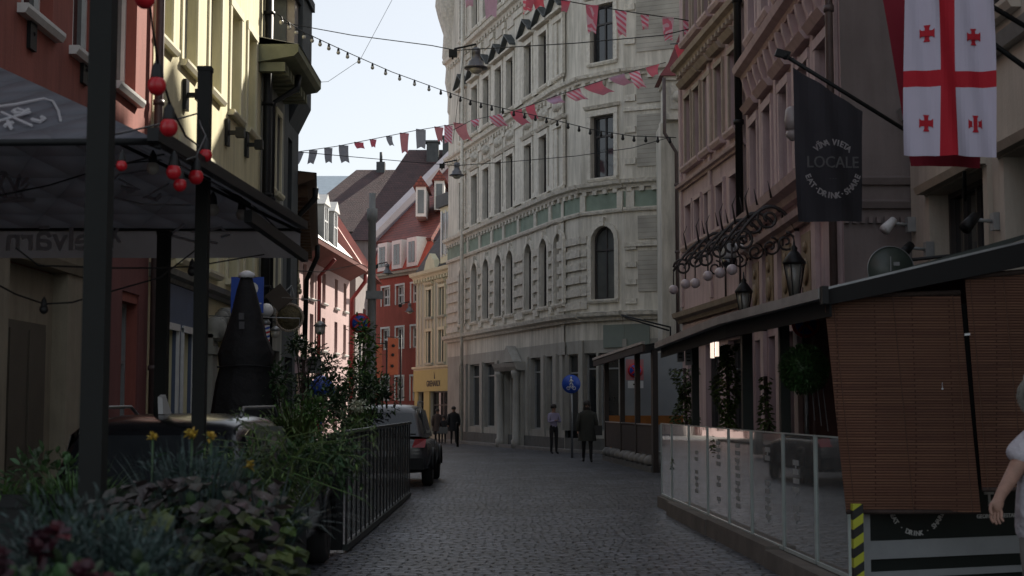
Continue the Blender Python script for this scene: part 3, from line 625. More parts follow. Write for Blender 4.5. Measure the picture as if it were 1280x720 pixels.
for i in range(len(c0)-1):
    u = (c0[i]+c0[i+1])/2; S0.box(m, u-.14, u+.14, 8.42, 9.0, .03, .1)
for u in (.12, S2.L-.12): S2.box(m, u-.12, u+.12, 8.42, 9.0, .03, .1)
S3.box(m, .1,.4,8.42,9.0,.03,.1); S3.box(m, 2.1,2.45,8.42,9.0,.03,.1); build_each(m, 'console', M['stone2'], b)
m = MB()
for z in [5.0+.46*k for k in range(6)]:
    edges = [0]+[e for u in c0 for e in (u-.66, u+.66)]+[S0.L]
    for i in range(0, len(edges), 2):
        if edges[i+1]-edges[i] > .1: S0.box(m, edges[i], edges[i+1], z, z+.26, .003, .09)
    S1.box(m, 0, S1.L, z, z+.26, .003, .09); S2.box(m, 0, S2.L/2-.67, z, z+.26, .003, .07)
build_each(m, 'rustication', M['orn'], b)
m = MB()
for zz0, zz1 in ((9.55,12.9),(13.5,17.4),(18.2,22)):
    for i in range(len(c0)-1):
        a, c = c0[i]+.68, c0[i+1]-.68
        if c-a > .15: S0.box(m, a, c, zz0, zz1, .003, .06); S0.box(m, a-.05, c+.05, zz1-.25, zz1, .003, .12); S0.box(m, a-.04, c+.04, zz0, zz0+.2, .003, .1)
    S0.box(m, S0.L-.55, S0.L-.02, zz0, zz1, .003, .06)
build_each(m, 'pilaster', M['stone2'], b)
m = MB()   # relief spandrels under sills
for u in c0:
    S0.box(m, u-.5, u+.5, 12.2, 12.9, .003, .05); S0.box(m, u-.45,u+.45,17.0,17.5,.003,.05); m.ball(S0.p(u,12.55,.05), .22, 8); m.ball(S0.p(u-.3,12.5,.05), .13, 8); m.ball(S0.p(u+.3,12.5,.05), .13, 8)
    S0.box(m, u-.5,u+.5,7.95+.32,8.25,.003,.06)
m.ball(S2.p(S2.L/2,12.9,.05), .2, 8); build_each(m, 'relief', M['orn'], b)
m = MB()   # coursed panels on the flat right part
for z0, z1 in ((5.5,6.9),(7.3,8.1),(9.8,11.6),(12.0,12.9),(13.8,16.2),(18.3,21)):
    S3.box(m, .5, 2.05, z0, z1, .003, .04)
build_each(m, 'wall_panel', M['panelgrey'], b)
m = MB()
for z in (5.1,5.75,6.35,6.95): S3.box(m, .05,.45,z,z+.18,.003,.07); S3.box(m, 2.1,2.9,z,z+.18,.003,.07)
for z in (9.9,11.0,12.1,14.1,15.3,18.8,20): S3.box(m, .05,.45,z,z+.22,.003,.07); S3.box(m, 2.1,2.5,z,z+.22,.003,.07)
S3.box(m, 0,S3.L,7.05,7.2,.003,.1); S3.box(m, 0,S3.L,11.75,11.9,.003,.07)
build_each(m, 'quoin', M['stone2'], b)
m = MB()
for i in range(3):
    pass
for a in (S0.uz(635,480)[0], S0.uz(655,480)[0]): S0.box(m, a-.22, a+.22, 0, 3.0, .003, .2); m.lathe(S0.p(a,0,.32), [(.2,0),(.2,.3),(.15,.35),(.13,2.7),(.2,2.85),(.2,3.0)], 12)
a, c = S0.uz(631,480)[0], S0.uz(659,480)[0]; S0.ext(m, [(0,3.0),(.4,3.0),(.5,3.15),(.55,3.3),(0,3.35)], min(a,c), max(a,c))
cu = (a+c)/2; m.prism([S0.p(cu-.9,3.35,.4), S0.p(cu+.9,3.35,.4), S0.p(cu,4.0,.4)], S0.N*-.38); m.build('portal', M['ground_stone'], b)
m = MB()
for f_ in (S0,S1,S2,S3):
    f_.box(m, 0, f_.L, 0, .5, .003, .07)
m.build('plinth', M['plinth'], b)
m = MB()
for x in (583,603,622,660,680,695): u = S0.uz(x,480)[0]; S0.box(m, u-.18, u+.18, .5, 3.5, .003, .08)
for f_ in (S2, S3): f_.box(m, -.06, .09, .5, 3.9, .003, .1)
S3.box(m, 2.35,2.6,.5,3.9,.003,.1); build_each(m, 'shop_pilaster', M['ground_stone'], b)
m = MB(); S2.box(m, S2.L-.9, S2.L, 3.62, 4.4, .01, .05); S3.box(m, .0, .9, 3.62, 4.4, .012, .05); m.build('fascia_board', mat('grey_green_fascia', (.2,.235,.21), .6, .1, 4, 0), b)
m = MB(); S3.box(m, .5, 2.2, .9, 2.5, -.2,-.17); m.build('shop_poster', mat('rust_poster', (.25,.07,.045), .6, .3, 2, 0), b)
m = MB(); S3.box(m, .4, 2.25, 2.5, 2.56, -.19,-.1); S3.box(m, 1.2,1.26,.8,3.3,-.19,-.1); m.build('shop_rail', M['fdark'], b)
m = MB(); m.tube([S0.p(S0.uz(585,300)[0], z, .28) for z in (22,.1)], .08, 8); tag(m.build('downpipe', M['stone2'], None, S0.p(S0.uz(585,300)[0],0,.28)), 'pale painted downpipe at the far left end of the corner building', 'downpipe')
# bulging carved corner bay far left, top
m = MB(); c = S0.p(.3,0,0)
m.lathe((c.x+.25,c.y+.3,0), [(.2,15.0),(.4,15.5),(.38,16.2),(.52,16.9),(.47,17.6),(.66,18.1),(.6,19.2),(.85,20.0),(1.0,20.6),(.9,22),(.95,24),(.1,26)], 14); m.build('corner_oriel', M['orn'], b)
# folded awning arms
m = MB(); m.tube([P(777,394,47.5), P(838,409,46)], .03, 6); m.tube([P(781,397,47.5), P(836,413,46)], .03, 6); m.tube([P(777,394,47.5), P(779,394,49.3)], .03, 6); m.tube([P(838,409,46),P(838,425,46)], .03, 6); tag(m.build('awning_arm', M['dark'], None, P(777,394,49)), 'thin black folded awning arms on the right shop front of the corner building', 'awning')
# narrow beige house with red capped oriel
f = Fac((6.65,47.5), (14,44.5)); b = bldg('town_house', 'beige neighbour of the corner building, mostly behind the pink house', 'building', f)
ops = [(a, a+1, z, z+1.8) for a in (.8,3,5.2) for z in (1,5.2,9)]
m = MB(); f.wall(m, 0, f.L, 0, 11.5, ops, .2, 6); m.build('wall', M['creamR'], b); row_windows(f, b, ops, M['fdark'], M['glass'], rev=.2)
b = thing('oriel_turret', 'carved stone oriel with a pointed dark red roof between corner building and pink house', 'turret', (5.0,46.9,8))
c = P(845,120,46.6); z0, z1 = P(845,146,46.6).z, P(845,96,46.6).z
m = MB(); x = c.x; m.box(x-.33,x+.8,46.6,48.3,z0,z1); m.lathe((x+.23,47.2,z0-.9), [(.12,0),(.3,.3),(.62,.9)], 10); m.box(x-.4,x+.87,46.5,48.3,z0-.1,z0+.08); m.box(x-.4,x+.87,46.5,48.3,z1-.12,z1); m.build('oriel', M['stone2'], b)
m = MB(); m.box(x-.2,x+.35,46.54,46.6,z0+.25,z1-.3); m.ball((x+.08,46.55,(z0+z1)/2), .2, 10, 1); m.build('relief', M['orn'], b)
m = MB(); q = [Vector((x-.55,46.4,z1)), Vector((x+1.1,46.4,z1)), Vector((x+1.1,48.2,z1)), Vector((x-.55,48.2,z1))]; ap = Vector((x+.6,47.3,z1+2.6)); md = [v.lerp(ap,.3)+Vector((0,0,-.25)) for v in q]
for i in range(4): j = (i+1)%4; m.face([q[i],q[j],md[j],md[i]]); m.face([md[i],md[j],ap])
m.face(q); m.build('roof', mat('dark_red_tiles', (.2,.045,.05), .7, .3, 5, .3), b)
m = MB(); m.box(x-.5,x+1.05,46.7,48.2,.1,z0-.2); m.build('pier', M['stone'], b)
downpipe([(x-.42,46.3,z1-.1),(x-.42,46.3,z0-.6),(x-.02,46.5,z0-1.2),(x-.02,46.5,.1)], .06, M['pipe'], 'thin brown downpipe under the carved oriel, the left one of two')
downpipe([(x+.22,46.5,z0-1.0),(x+.22,46.5,.1)], .09, mat('redbrown_pipe', (.14,.05,.04), .5, .2, 5, 0), 'thicker red brown downpipe under the carved oriel, the right one of two')
# ------------------------------------------------------------------ RIGHT ROW
f = Fac((3.66,30.9), (4.17,25.2)); b = bldg('town_house', 'narrow dusty pink house with ochre cornice beside the iron scroll lamps', 'building', f)
def UY(f, y): return (y-f.o.y)/f.U.y
ys = (30.0,29.15,28.2,27.2,26.1)
up = [(UY(f,y)-.27, UY(f,y)+.27, z0, z1) for y in ys for z0, z1 in ((6.65,8.1),(4.95,5.8),(9.35,11))]; low = [(.5,1.6,.3,2.8),(2.2,3.4,.3,2.8),(4.1,5.2,.3,2.8)]
m = MB(); f.wall(m, 0, f.L, 0, 20.5, up+low, .18, 8); m.build('wall', M['pinkR'], b)
for o in up: f.window(b, o, mat('brown_frame', (.12,.07,.05), .6, .2, 4, 0), M['glass'] if random.random() < .5 else M['glass2'], rev=.18, fw=.05, trim=M['ochre'] if o[2] > 6 else M['pinktrim'], tw=.08, td=.05, sill=M['pinktrim'], hood='flat' if 6 < o[2] < 9 else None)
row_windows(f, b, low, M['fdark'], M['glass'], rev=.18)
cornice(f, b, 8.75, M['ochre'], sc=.65, dent=.3); cornice(f, b, 6.2, M['pinktrim'], sc=.4); cornice(f, b, 11.6, M['ochre'], sc=.8); cornice(f, b, 3.35, M['ochre'], sc=.7); cornice(f, b, 15.7, M['ochre'], sc=.7); cornice(f, b, 20.2, M['ochre'], sc=1.2, dent=.4)
m = MB()
for u in (.12, f.L/2, f.L-.2): f.box(m, u-.09,u+.09,3.7,8.7,.003,.05)
f.box(m, .3,f.L-.1,2.85,3.3,.003,.06); build_each(m, 'pilaster', M['pinktrim'], b)
f = Fac((4.17,25.15), (4.17,18.0)); b = bldg('town_house', 'rose coloured house with bracketed cornices behind the black hanging flag', 'building', f)
ys = (24.3,23.0,21.6,20.1,18.9)
up = [(25.15-y-.32, 25.15-y+.32, z0, z1) for y in ys for z0, z1 in ((4.95,6.4),(7.95,9.6),(10.8,12.4))]; low = [(25.15-y-.42, 25.15-y+.42, .3, 2.7) for y in ys]
m = MB(); f.wall(m, 0, f.L, 0, 21, up+low, .2, 5); m.build('wall', M['pinkR2'], b)
for o in up: f.window(b, o, MATS['brown_frame'], M['glass'] if random.random() < .5 else M['glass2'], rev=.2, fw=.05, trim=M['pinktrim'], tw=.12, td=.06, sill=M['pinktrim'], hood='flat')
row_windows(f, b, low, MATS['brown_frame'], M['glass'], rev=.2)
for z, sc, dn in ((4.55,.9,0),(4.15,.6,0),(7.3,.8,0),(10.3,.7,0),(13,.8,.4),(16.6,.8,.4),(20.6,1.3,.4)): cornice(f, b, z, M['pinktrim'], sc=sc, dent=dn)
m = MB()
for k in range(14): u = .25+k*.52; f.ext(m, [(0,6.9),(.04,6.9),(.12,7.15),(.14,7.29),(0,7.29)], u, u+.12)
build_each(m, 'console', M['pinktrim'], b)
m = MB()
for y in (24.95,23.65,22.3,20.85,19.5,18.2):
    u = 25.15-y; f.box(m, u-.1,u+.1,4.9,7.0,.003,.05); f.box(m, u-.13,u+.13,7.6,10.2,.003,.05); f.box(m, u-.14,u+.14,.1,4.1,.003,.07)
build_each(m, 'pilaster', M['pinktrim'], b)
m = MB()
for y in (24.3,23.0,21.6,20.1): u = 25.15-y; f.box(m, u-.3,u+.3,2.9,4.0,.003,.05); m.lathe(f.p(u,3.45,.05), [(.2,0),(.17,.03),(.08,.03)], 12, f.N); m.lathe(f.p(u,3.8,.05), [(.09,0),(.07,.03)], 10, f.N); m.lathe(f.p(u,3.1,.05), [(.09,0),(.07,.03)], 10, f.N)
build_each(m, 'gilded_panel', M['gold'], b)
# fire wall facing the viewer
fw_ = Fac((4.172,17.985), (5.1,17.985)); 
m = MB(); fw_.box(m, 0, .93, 0, 20.5, -.05, .0); m.build('fire_wall', M['brownwall'], b)
m = MB(); 
for z in (4.35,4.05): fw_.ext(m, [(0,z),(.06,z),(.1,z+.08),(0,z+.12)], 0, .93)
for k in range(9): fw_.box(m, k*.1, k*.1+.05, 3.86, 3.94, 0, .08)
m.build('string_course', M['brownwall'], b)
downpipe([(4.02,17.92,16),(4.02,17.92,.1)], .05, M['pipe'], 'brown downpipe at the near edge of the rose coloured house')
downpipe([(4.02,25.2,15.6),(4.02,25.2,4.9)], .07, M['dark'], 'dark downpipe between the two pink houses')
# near cream house
f = Fac((5,17.9), (5,6)); b = bldg('town_house', 'cream grey house with wide dark framed windows behind the red cross flag', 'building', f)
Y2 = lambda y: 17.9-y
ops = [(Y2(16.95),Y2(15.0),1.0,4.07),(Y2(14.35),Y2(12.3),1.0,4.07),(Y2(11.3),Y2(9.3),1.0,4.07),(Y2(15.2),Y2(14.0),5.6,7.6),(Y2(12.4),Y2(11.2),5.6,7.6),(Y2(15.2),Y2(14.0),9,11)]
m = MB(); f.wall(m, 0, f.L, 0, 14.5, ops, .25, 6); m.build('wall', M['creamR'], b)
for o in ops: f.window(b, o, M['fdark'], M['glass'], rev=.25, fw=.06, cols=4 if o[2] < 2 else 2, rows=() if o[2] < 2 else (.65,), trim=M['creamR'], tw=.15, td=.05, sill=M['creamR'])
m = MB(); f.ext(m, [(0,5.15),(.1,5.15),(.16,5.28),(0,5.32)], 0, f.L); f.ext(m, [(0,8.3),(.1,8.3),(.16,8.43),(0,8.47)], 0, f.L); m.build('string_course', M['fgrey'], b)
m = MB(); f.ext(m, [(0,4.09),(.16,4.09),(.2,4.17),(0,4.2)], Y2(17.1), Y2(14.85)); f.ext(m, [(0,4.09),(.16,4.09),(.2,4.17),(0,4.2)], Y2(14.5), Y2(12.1)); m.build('lintel', M['creamR'], b)
cornice(f, b, 14.2, M['creamR'], sc=1.2, dent=.5)
for k, (px, py, Y, lb) in enumerate(((1243,277,14.6,'small dark spotlight on the cream wall between the wide windows'), (1160,312,17.0,'dark wall spotlight with white head beside the first wide window'), (1139,281,17.75,'small white box lamp at the corner of the cream and brown walls'))):
    c = P(px,py,Y); t = thing('wall_spotlight', lb, 'light', (4.97,Y,c.z)); m = MB(); m.box(4.9,4.998,Y-.06,Y+.06,c.z-.09,c.z+.09); m.tube([(4.92,Y,c.z),(4.72,Y-.02,c.z+.02)], .02, 6); m.build('bracket', M['fgrey'], t)
    m = MB(); m.tube([(4.74,Y,c.z+.06),(4.6,Y-.08,c.z-.08)], [.05,.07], 10); m.build('lamp_head', M['white'] if k == 2 else M['dark'], t)
# unseen houses added on the side street, sized to shade the left row
for nm, x0,x1,y0,y1,h,lb in (('town_house',6.6,13,31.6,40.0,28,'tall rose house added out of view on the side street to shade the left row'),('town_house',9.5,11.2,50,53.5,26,'tall beige house added out of view down the side street to shade the left row'),('town_house',11.25,12.6,50,53.5,30,'narrow taller house added out of view beside the beige one to shade the left row'),('town_house',14.5,26,50,53.5,34,'taller grey house added out of view at the side street end to shape the sunlight')):
    t = thing(nm, lb, 'building', (x0,y0,0)); f = Fac((x0,y0),(x1,y0)); n = int((f.L-.6)/2.4+.3)
    ops = [(1+2.2*k,2+2.2*k,z,z+1.8) for k in range(n) for z in (1.2,5,9,13,17,21)]
    m = MB(); f.wall(m, 0, f.L, 0, h-2, ops, .2, y1-y0); m.build('wall', M['creamR'], t)
    m = MB(); m.prism([(x0-.2,y0-.3,h-2),(x1+.2,y0-.3,h-2),(x1+.2,y1,h-2),(x0-.2,y1,h-2)], (0,0,.3)); m.prism([(x0,y0,h-1.7),(x0,(y0+y1)/2,h),(x0,y1,h-1.7)], (x1-x0,0,0)); m.build('roof', M['roofdark'], t)
# ------------------------------------------------------------------ leaves
def leafmat(name, a, b, isl=.45, rough=.55):
    return mat(name, a, rough, .3, 4, 0, col2=b, island=isl)
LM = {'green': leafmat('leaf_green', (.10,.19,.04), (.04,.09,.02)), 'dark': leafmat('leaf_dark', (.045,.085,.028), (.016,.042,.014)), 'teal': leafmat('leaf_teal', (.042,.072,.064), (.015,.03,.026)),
      'lime': leafmat('leaf_lime', (.085,.11,.026), (.035,.06,.016)), 'plum': leafmat('leaf_plum', (.05,.03,.035), (.02,.028,.016)), 'wine': leafmat('petal_wine', (.06,.008,.016), (.02,.005,.012)),
      'yellow': leafmat('petal_yellow', (.4,.28,.03), (.3,.18,.02), .2), 'white': leafmat('petal_white', (.6,.62,.5), (.4,.45,.3), .2), 'ivy': leafmat('leaf_ivy', (.085,.12,.03), (.035,.06,.015)), 'box': leafmat('leaf_box', (.035,.085,.02), (.018,.045,.01))}
def leaf(m, p, d, L, w, fold=.25, tip=.5):
    p = Vector(p); d = Vector(d).normalized(); s = d.cross(Vector((random.uniform(-.3,.3), random.uniform(-.3,.3), 1)));
    if s.length < .1: s = Vector((1,0,0))
    s.normalize(); n = s.cross(d); a = p+d*L*.35; e = p+d*L - Vector((0,0,L*.18)); c = a+d*L*.05 - n*w*fold
    m.faces([p, a+s*w*.5, a+d*L*.3+s*w*.42, e, a+d*L*.3-s*w*.42, a-s*w*.5, c], [(0,1,6),(1,2,6),(2,3,6),(3,4,6),(4,5,6),(5,0,6)])
def rnd_dir(up=.3):
    while 1:
        v = Vector((random.uniform(-1,1), random.uniform(-1,1), random.uniform(-1,1)))
        if .1 < v.length < 1: v.normalize(); v.z += up; return v.normalized()
def bush(m, c, rx, ry, rz, n, L, w, up=.2, jit=.35, shell=.55):
    c = Vector(c)
    for i in range(n):
        d = rnd_dir(0); k = shell+(1-shell)*random.random(); k *= 1+jit*(math.sin(d.x*5+c.x*3)*math.sin(d.y*4+d.z*5+c.z))*.6
        p = c+Vector((d.x*rx*k, d.y*ry*k, d.z*rz*k)); e = (d+rnd_dir(up)*.8).normalized(); q = random.uniform(.6,1.3); leaf(m, p, e, L*q, w*q)
def blades(m, c, r, n, h, w, spread=.6, droop=.5, seg=4):
    c = Vector(c)
    for i in range(n):
        a = random.uniform(0, 6.283); rr = r*random.random()**.5; p = c+Vector((math.cos(a)*rr, math.sin(a)*rr, 0)); o = Vector((math.cos(a), math.sin(a), 0)); H = h*random.uniform(.55,1.1); sp = spread*random.uniform(.3,1.2); s = Vector((-o.y, o.x, 0)); vs = []
        for k in range(seg+1):
            t = k/seg; q = p+o*(H*sp*t)+Vector((0,0,H*(t-droop*sp*t*t))); ww = w*(1-t)**.7+.0008; vs += [q+s*ww/2, q-s*ww/2]
        m.faces(vs, [(2*k,2*k+1,2*k+3,2*k+2) for k in range(seg)])
def planter(name, label, x0,x1,y0,y1,h, m_=None):
    t = thing(name, label, 'planter', ((x0+x1)/2,(y0+y1)/2,0)); m = MB(); k = .04
    m.box(x0,x1,y0,y0+k,.03,h); m.box(x0,x1,y1-k,y1,.03,h); m.box(x0,x0+k,y0+k,y1-k,.03,h); m.box(x1-k,x1,y0+k,y1-k,.03,h); m.box(x0+k,x1-k,y0+k,y1-k,.06,h-.06)
    m.box(x0-.02,x1+.02,y0-.02,y0+.03,h-.04,h+.02); m.box(x1-.03,x1+.02,y0+.03,y1,h-.04,h+.02)
    for (a, b_) in ((x0+.03,y0+.03),(x1-.09,y0+.03),(x0+.03,y1-.09),(x1-.09,y1-.09)): m.box(a,a+.06,b_,b_+.06,-.0,.06)
    m.build('box', m_ or M['dark'], t); return t
def plant(name, label, cat, c): return thing(name, label, cat, c)
random.seed(3)
# foreground bottom-left
planter('planter', 'low black planter nearest the camera holding dark red flowers', -2.3,-.78,2.9,3.75,1.06)
t = plant('flowering_plant', 'dark wine red flowers at the bottom left corner of the picture', 'flower', (-1.6,3.1,.86))
for k in range(46):
    m = MB(); x, y = random.uniform(-1.5,-.84), random.uniform(2.95,3.3); z = 1.15+random.uniform(0,.17)-abs(x+1.35)*.12
    for q in range(13): d = rnd_dir(.5); leaf(m, (x,y,z), d, .04, .035)
    m.build('flower_head', LM['wine'], t)
m = MB()
for k in range(40): bush(m, (random.uniform(-1.5,-.76), random.uniform(2.95,3.3), 1.12), .09,.09,.08, 22, .05, .025)
m.build('leaves', LM['dark'], t)
t = plant('grass_plant', 'wispy grey teal foliage behind the dark red flowers', 'plant', (-1.2,3.6,.86)); m = MB()
for k in range(16):
    x = random.uniform(-1.2,-.86); bush(m, (x, random.uniform(3.45,3.8), 1.19+random.uniform(-.06,.05)-.25*max(0,x+.98)), .1,.1,.12, 190, .045, .006, up=.6, shell=.1)
blades(m, (-1.0,3.6,1.05), .2, 160, .30, .008, .9, .7); blades(m, (-.84,3.6,1.05), .1, 110, .22, .008, 1.2, .9)
m.build('blades', LM['teal'], t)
planter('planter', 'dark planter box at the left picture edge with green grass', -3.3,-2.0,6.9,7.6,1.12)
t = plant('grass_plant', 'tufts of bright green grass in the planter at the left edge', 'plant', (-2.6,7.2,1.1)); m = MB()
for k in range(12): blades(m, (random.uniform(-3.25,-2.05), random.uniform(6.95,7.5), 1.06), .1, 45, .26, .014, .9, .8)
m.build('blades', LM['green'], t)
t = plant('grass_plant', 'long green drooping blades beside the thick near post', 'plant', (-2.0,7.2,1.0)); m = MB(); blades(m, (-2.12,7.0,1.0), .16, 190, .4, .015, .7, .7); bush(m, (-2.35,7.3,1.18), .3,.25,.16, 260, .07,.03); m.build('blades', LM['dark'], t)
# coleus planter
planter('planter', 'tall black planter under the broad lime and plum leaves', -1.5,-.98,5.55,6.15,.93)
t = plant('coleus_plant', 'broad leaved lime and plum plant spilling over the tall planter', 'plant', (-1.25,5.8,.93))
def broad(m, n, zlo, zhi, L, xs=(-1.62,-.86)):
    for k in range(n):
        x, y = random.uniform(*xs), random.uniform(5.35,6.15); u = (x-(-1.24))/.42; z = zhi-(zhi-zlo)*random.random()-.10*u*u
        d = Vector((u*.9+random.uniform(-.5,.5), -.7+random.uniform(-.5,.5), random.uniform(-.55,.25))); leaf(m, (x,y,z), d, L*random.uniform(.7,1.3), L*.78*random.uniform(.8,1.2), .3)
m = MB(); broad(m, 380, .78, 1.20, .085); m.build('lime_leaves', LM['lime'], t)
m = MB(); broad(m, 260, .95, 1.30, .078, (-1.58,-.92)); m.build('plum_leaves', LM['plum'], t)
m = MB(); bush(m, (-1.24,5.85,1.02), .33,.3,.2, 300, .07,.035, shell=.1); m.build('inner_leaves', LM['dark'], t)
t = plant('silver_plant', 'upright silvery spikes above the plum leaves', 'plant', (-1.2,5.95,.95)); m = MB(); blades(m, (-1.28,5.95,1.05), .22, 240, .40, .007, .55, .4); bush(m, (-1.3,5.95,1.28), .24,.2,.12, 400, .05, .008, up=.8, shell=.1); blades(m, (-1.0,5.9,1.0), .12, 120, .38, .012, .9, .8); blades(m, (-.98,5.55,.78), .08, 90, .34, .01, .7, .9); m.build('blades', LM['teal'], t)
for k, (px, py, lb) in enumerate(((191,546,'yellow marigold furthest left above the plum leaves'), (240,543,'biggest yellow marigold touching the thin post'), (264,546,'small yellow marigold just right of the thin post'), (312,582,'lone yellow marigold low on the right of the leafy planter'))):
    c = P(px,py,6.0); t = plant('marigold', lb, 'flower', (c.x,c.y,.95)); t['group'] = 'yellow marigolds'; m = MB()
    for q in range(46 if k == 1 else 26): d = rnd_dir(.5); leaf(m, c+rnd_dir(0)*.012, d, .022*(1.25 if k == 1 else .9), .018)
    m.build('petals', LM['yellow'], t); m = MB(); m.tube([(c.x,c.y,1.0), c+Vector((.0,0,-.01))], .005, 5); leaf(m, (c.x,c.y,c.z-.09), (.5,.1,.3), .07, .03); m.build('stem', LM['dark'], t)
planter('planter', 'black planter behind the leafy one, under trailing stems', -1.72,-1.2,7.9,8.5,.9)
t = plant('trailing_shrub', 'loose green shrub with long pale stems before the parked estate car', 'shrub', (-1.4,8.2,.9))
m = MB()
for cx, cz, r in ((-1.5,1.24,.2),(-1.33,1.2,.24),(-1.15,1.27,.19),(-1.02,1.2,.2),(-1.42,1.08,.24),(-1.66,1.1,.18),(-.98,1.3,.13)): bush(m, (cx,8.2,cz), r,.26,r*.8, 200, .055, .018, shell=.1)
m.build('leaves', LM['dark'], t)
m = MB()
for k in range(70):
    a = random.uniform(-.5,1); p0 = Vector((random.uniform(-1.6,-1.1),8.15,1.0)); p3 = Vector((-1.3+random.uniform(-.4,.52), 8.1+random.uniform(-.3,.2), 1.1+random.uniform(-.05,.4))); m.tube([p0, (p0+p3)/2+Vector((0,0,.16)), p3, p3+Vector((.05,0,-.05))], [.004,.003,.002,.0015], 4)
    for q in range(5): leaf(m, p3+rnd_dir()*.05, rnd_dir(), .05, .012)
m.build('stems', LM['ivy'], t)
# plants along the left fence
planter('planter', 'grey brown planter box at the near end of the slatted fence', -2.62,-2.02,15.25,15.85,.78, mat('grey_brown_box', (.14,.125,.105), .8, .3, 3, .2))
t = plant('shrub', 'green shrub with pale blades in the planter at the fence end', 'shrub', (-2.3,15.5,.78)); m = MB()
for cx, cz, r in ((-2.3,1.2,.3),(-2.1,1.05,.24),(-2.45,1.35,.25),(-2.15,1.5,.2),(-2.35,1.0,.3)): bush(m, (cx,15.5,cz), r,.3,r, 260, .08, .03, shell=.1)
m.build('leaves', LM['green'], t); m = MB(); blades(m, (-2.3,15.5,1.2), .2, 90, .6, .02, .8, .6); m.build('blades', LM['lime'], t)
def hedge(label, c, rs, n, lm, L=.1, extra=None, cat='shrub', name='shrub'):
    t = plant(name, label, cat, (c[0],c[1],.1)); m = MB()
    for (dx, dy, dz, r) in rs: bush(m, (c[0]+dx, c[1]+dy, c[2]+dz), r, r, r*1.15, n, L, L*.45, shell=.05)
    m.build('leaves', LM[lm], t); m = MB(); m.tube([(c[0],c[1],.1),(c[0]+.03,c[1],c[2])], .03, 6)
    for (dx,dy,dz,r) in rs: m.tube([(c[0],c[1],max(.3,c[2]-.7)), (c[0]+dx,c[1]+dy,c[2]+dz)], .012, 5)
    m.build('stems', M['wooddark'], t); return t
hedge('dense dark shrub behind the slatted fence under the small blue sign', (-3.15,20,1.5), [(-.3,0,.2,.3),(.1,0,.05,.36),(.4,0,-.1,.36),(-.1,0,.45,.22),(.3,0,-.5,.4),(-.4,0,-.4,.4),(.6,.5,.1,.26)], 230, 'dark', .09)
hedge('dark shrub hanging with small lights beside the white menu board', (-3.5,24,2.35), [(-.1,0,.25,.22),(.2,0,.12,.26),(.45,0,-.1,.26),(.1,0,-.3,.35),(.5,0,-.6,.32),(.7,.3,-1.0,.35)], 190, 'dark', .085)
hedge('bright young tree of fresh green leaves beside the grey mast', (-2.95,28.5,2.5), [(.0,0,.55,.25),(.1,0,.2,.3),(.0,0,-.2,.32),(-.25,0,-.35,.3),(.25,0,-.45,.3),(.05,0,-.8,.4)], 170, 'green', .11, cat='tree', name='young_tree')
hedge('dark green shrub over the roof of the parked car, behind the young tree', (-2.8,26.2,1.7), [(-.3,0,.1,.45),(.15,0,.2,.4),(.4,.5,.1,.38),(-.1,0,-.4,.45),(-.65,0,.3,.4),(-.7,0,-.3,.4)], 300, 'dark', .1)
t = plant('flowering_plant', 'pale green flower cluster above the far end of the slatted fence', 'flower', (-2.45,22,1.3)); m = MB(); c = P(447,508,22); bush(m, c, .17,.15,.1, 130, .06, .035, shell=.2); m.build('petals', LM['white'], t); m = MB(); bush(m, c-Vector((0,0,.25)), .3,.2,.2, 200, .08,.035, shell=.1); m.tube([(c.x,c.y,.3), c], .015, 5); m.build('leaves', LM['green'], t)
# ------------------------------------------------------------------ fence left
FX = -1.79
t = thing('slatted_fence', 'dark slatted terrace fence with pale panels on the left side of the street', 'fence', (FX,20.5,0))
for k in range(20):
    y = 15.72+k*(25.3-15.72)/19; m = MB(); e = .05 if k == 0 else .028
    m.box(FX-.008,FX+.008,y-e,y+e,.06,1.27); m.build('slat', M['dark'], t)
m = MB(); m.box(FX-.03,FX+.03,15.66,25.36,1.27,1.31); m.box(FX-.03,FX+.03,15.66,25.36,.02,.09); m.build('rail', M['dark2'], t)
m = MB(); m.box(FX-.018,FX-.011,15.75,25.3,.12,1.26); m.build('panel', glassmat('smoky_panel', (.85,.88,.88), .4, .5), t)
m = MB(); m.box(-2.0,FX-.03,15.62,15.68,.03,1.28); m.build('end_panel', M['dark'], t)
# ------------------------------------------------------------------ posts
for (px, py0, Y, r, zt, lb) in ((118,620,6.4,.05,3.95,'thick near black post in front of the parasol, running past the top edge'), (249,540,9.6,.042,3.85,'thinner black post with red bulbs, standing behind the leafy planter'), (201,540,12.2,.05,3.05,'short black post under the far edge of the dark parasol')):
    c = P(px,510,Y); m = MB(); m.box(c.x-r,c.x+r,Y-r,Y+r,0,zt); m.box(c.x-r*1.8,c.x+r*1.8,Y-r*1.8,Y+r*1.8,0,.02)
    m.box(c.x-r-.005,c.x+r+.005,Y-r-.005,Y+r+.005,zt-.03,zt)
    tag(m.build('post', mat('post_paint', (.013,.014,.013), .7, .2, 3, .1, spec=.2), None, (c.x,Y,0)), lb, 'post')
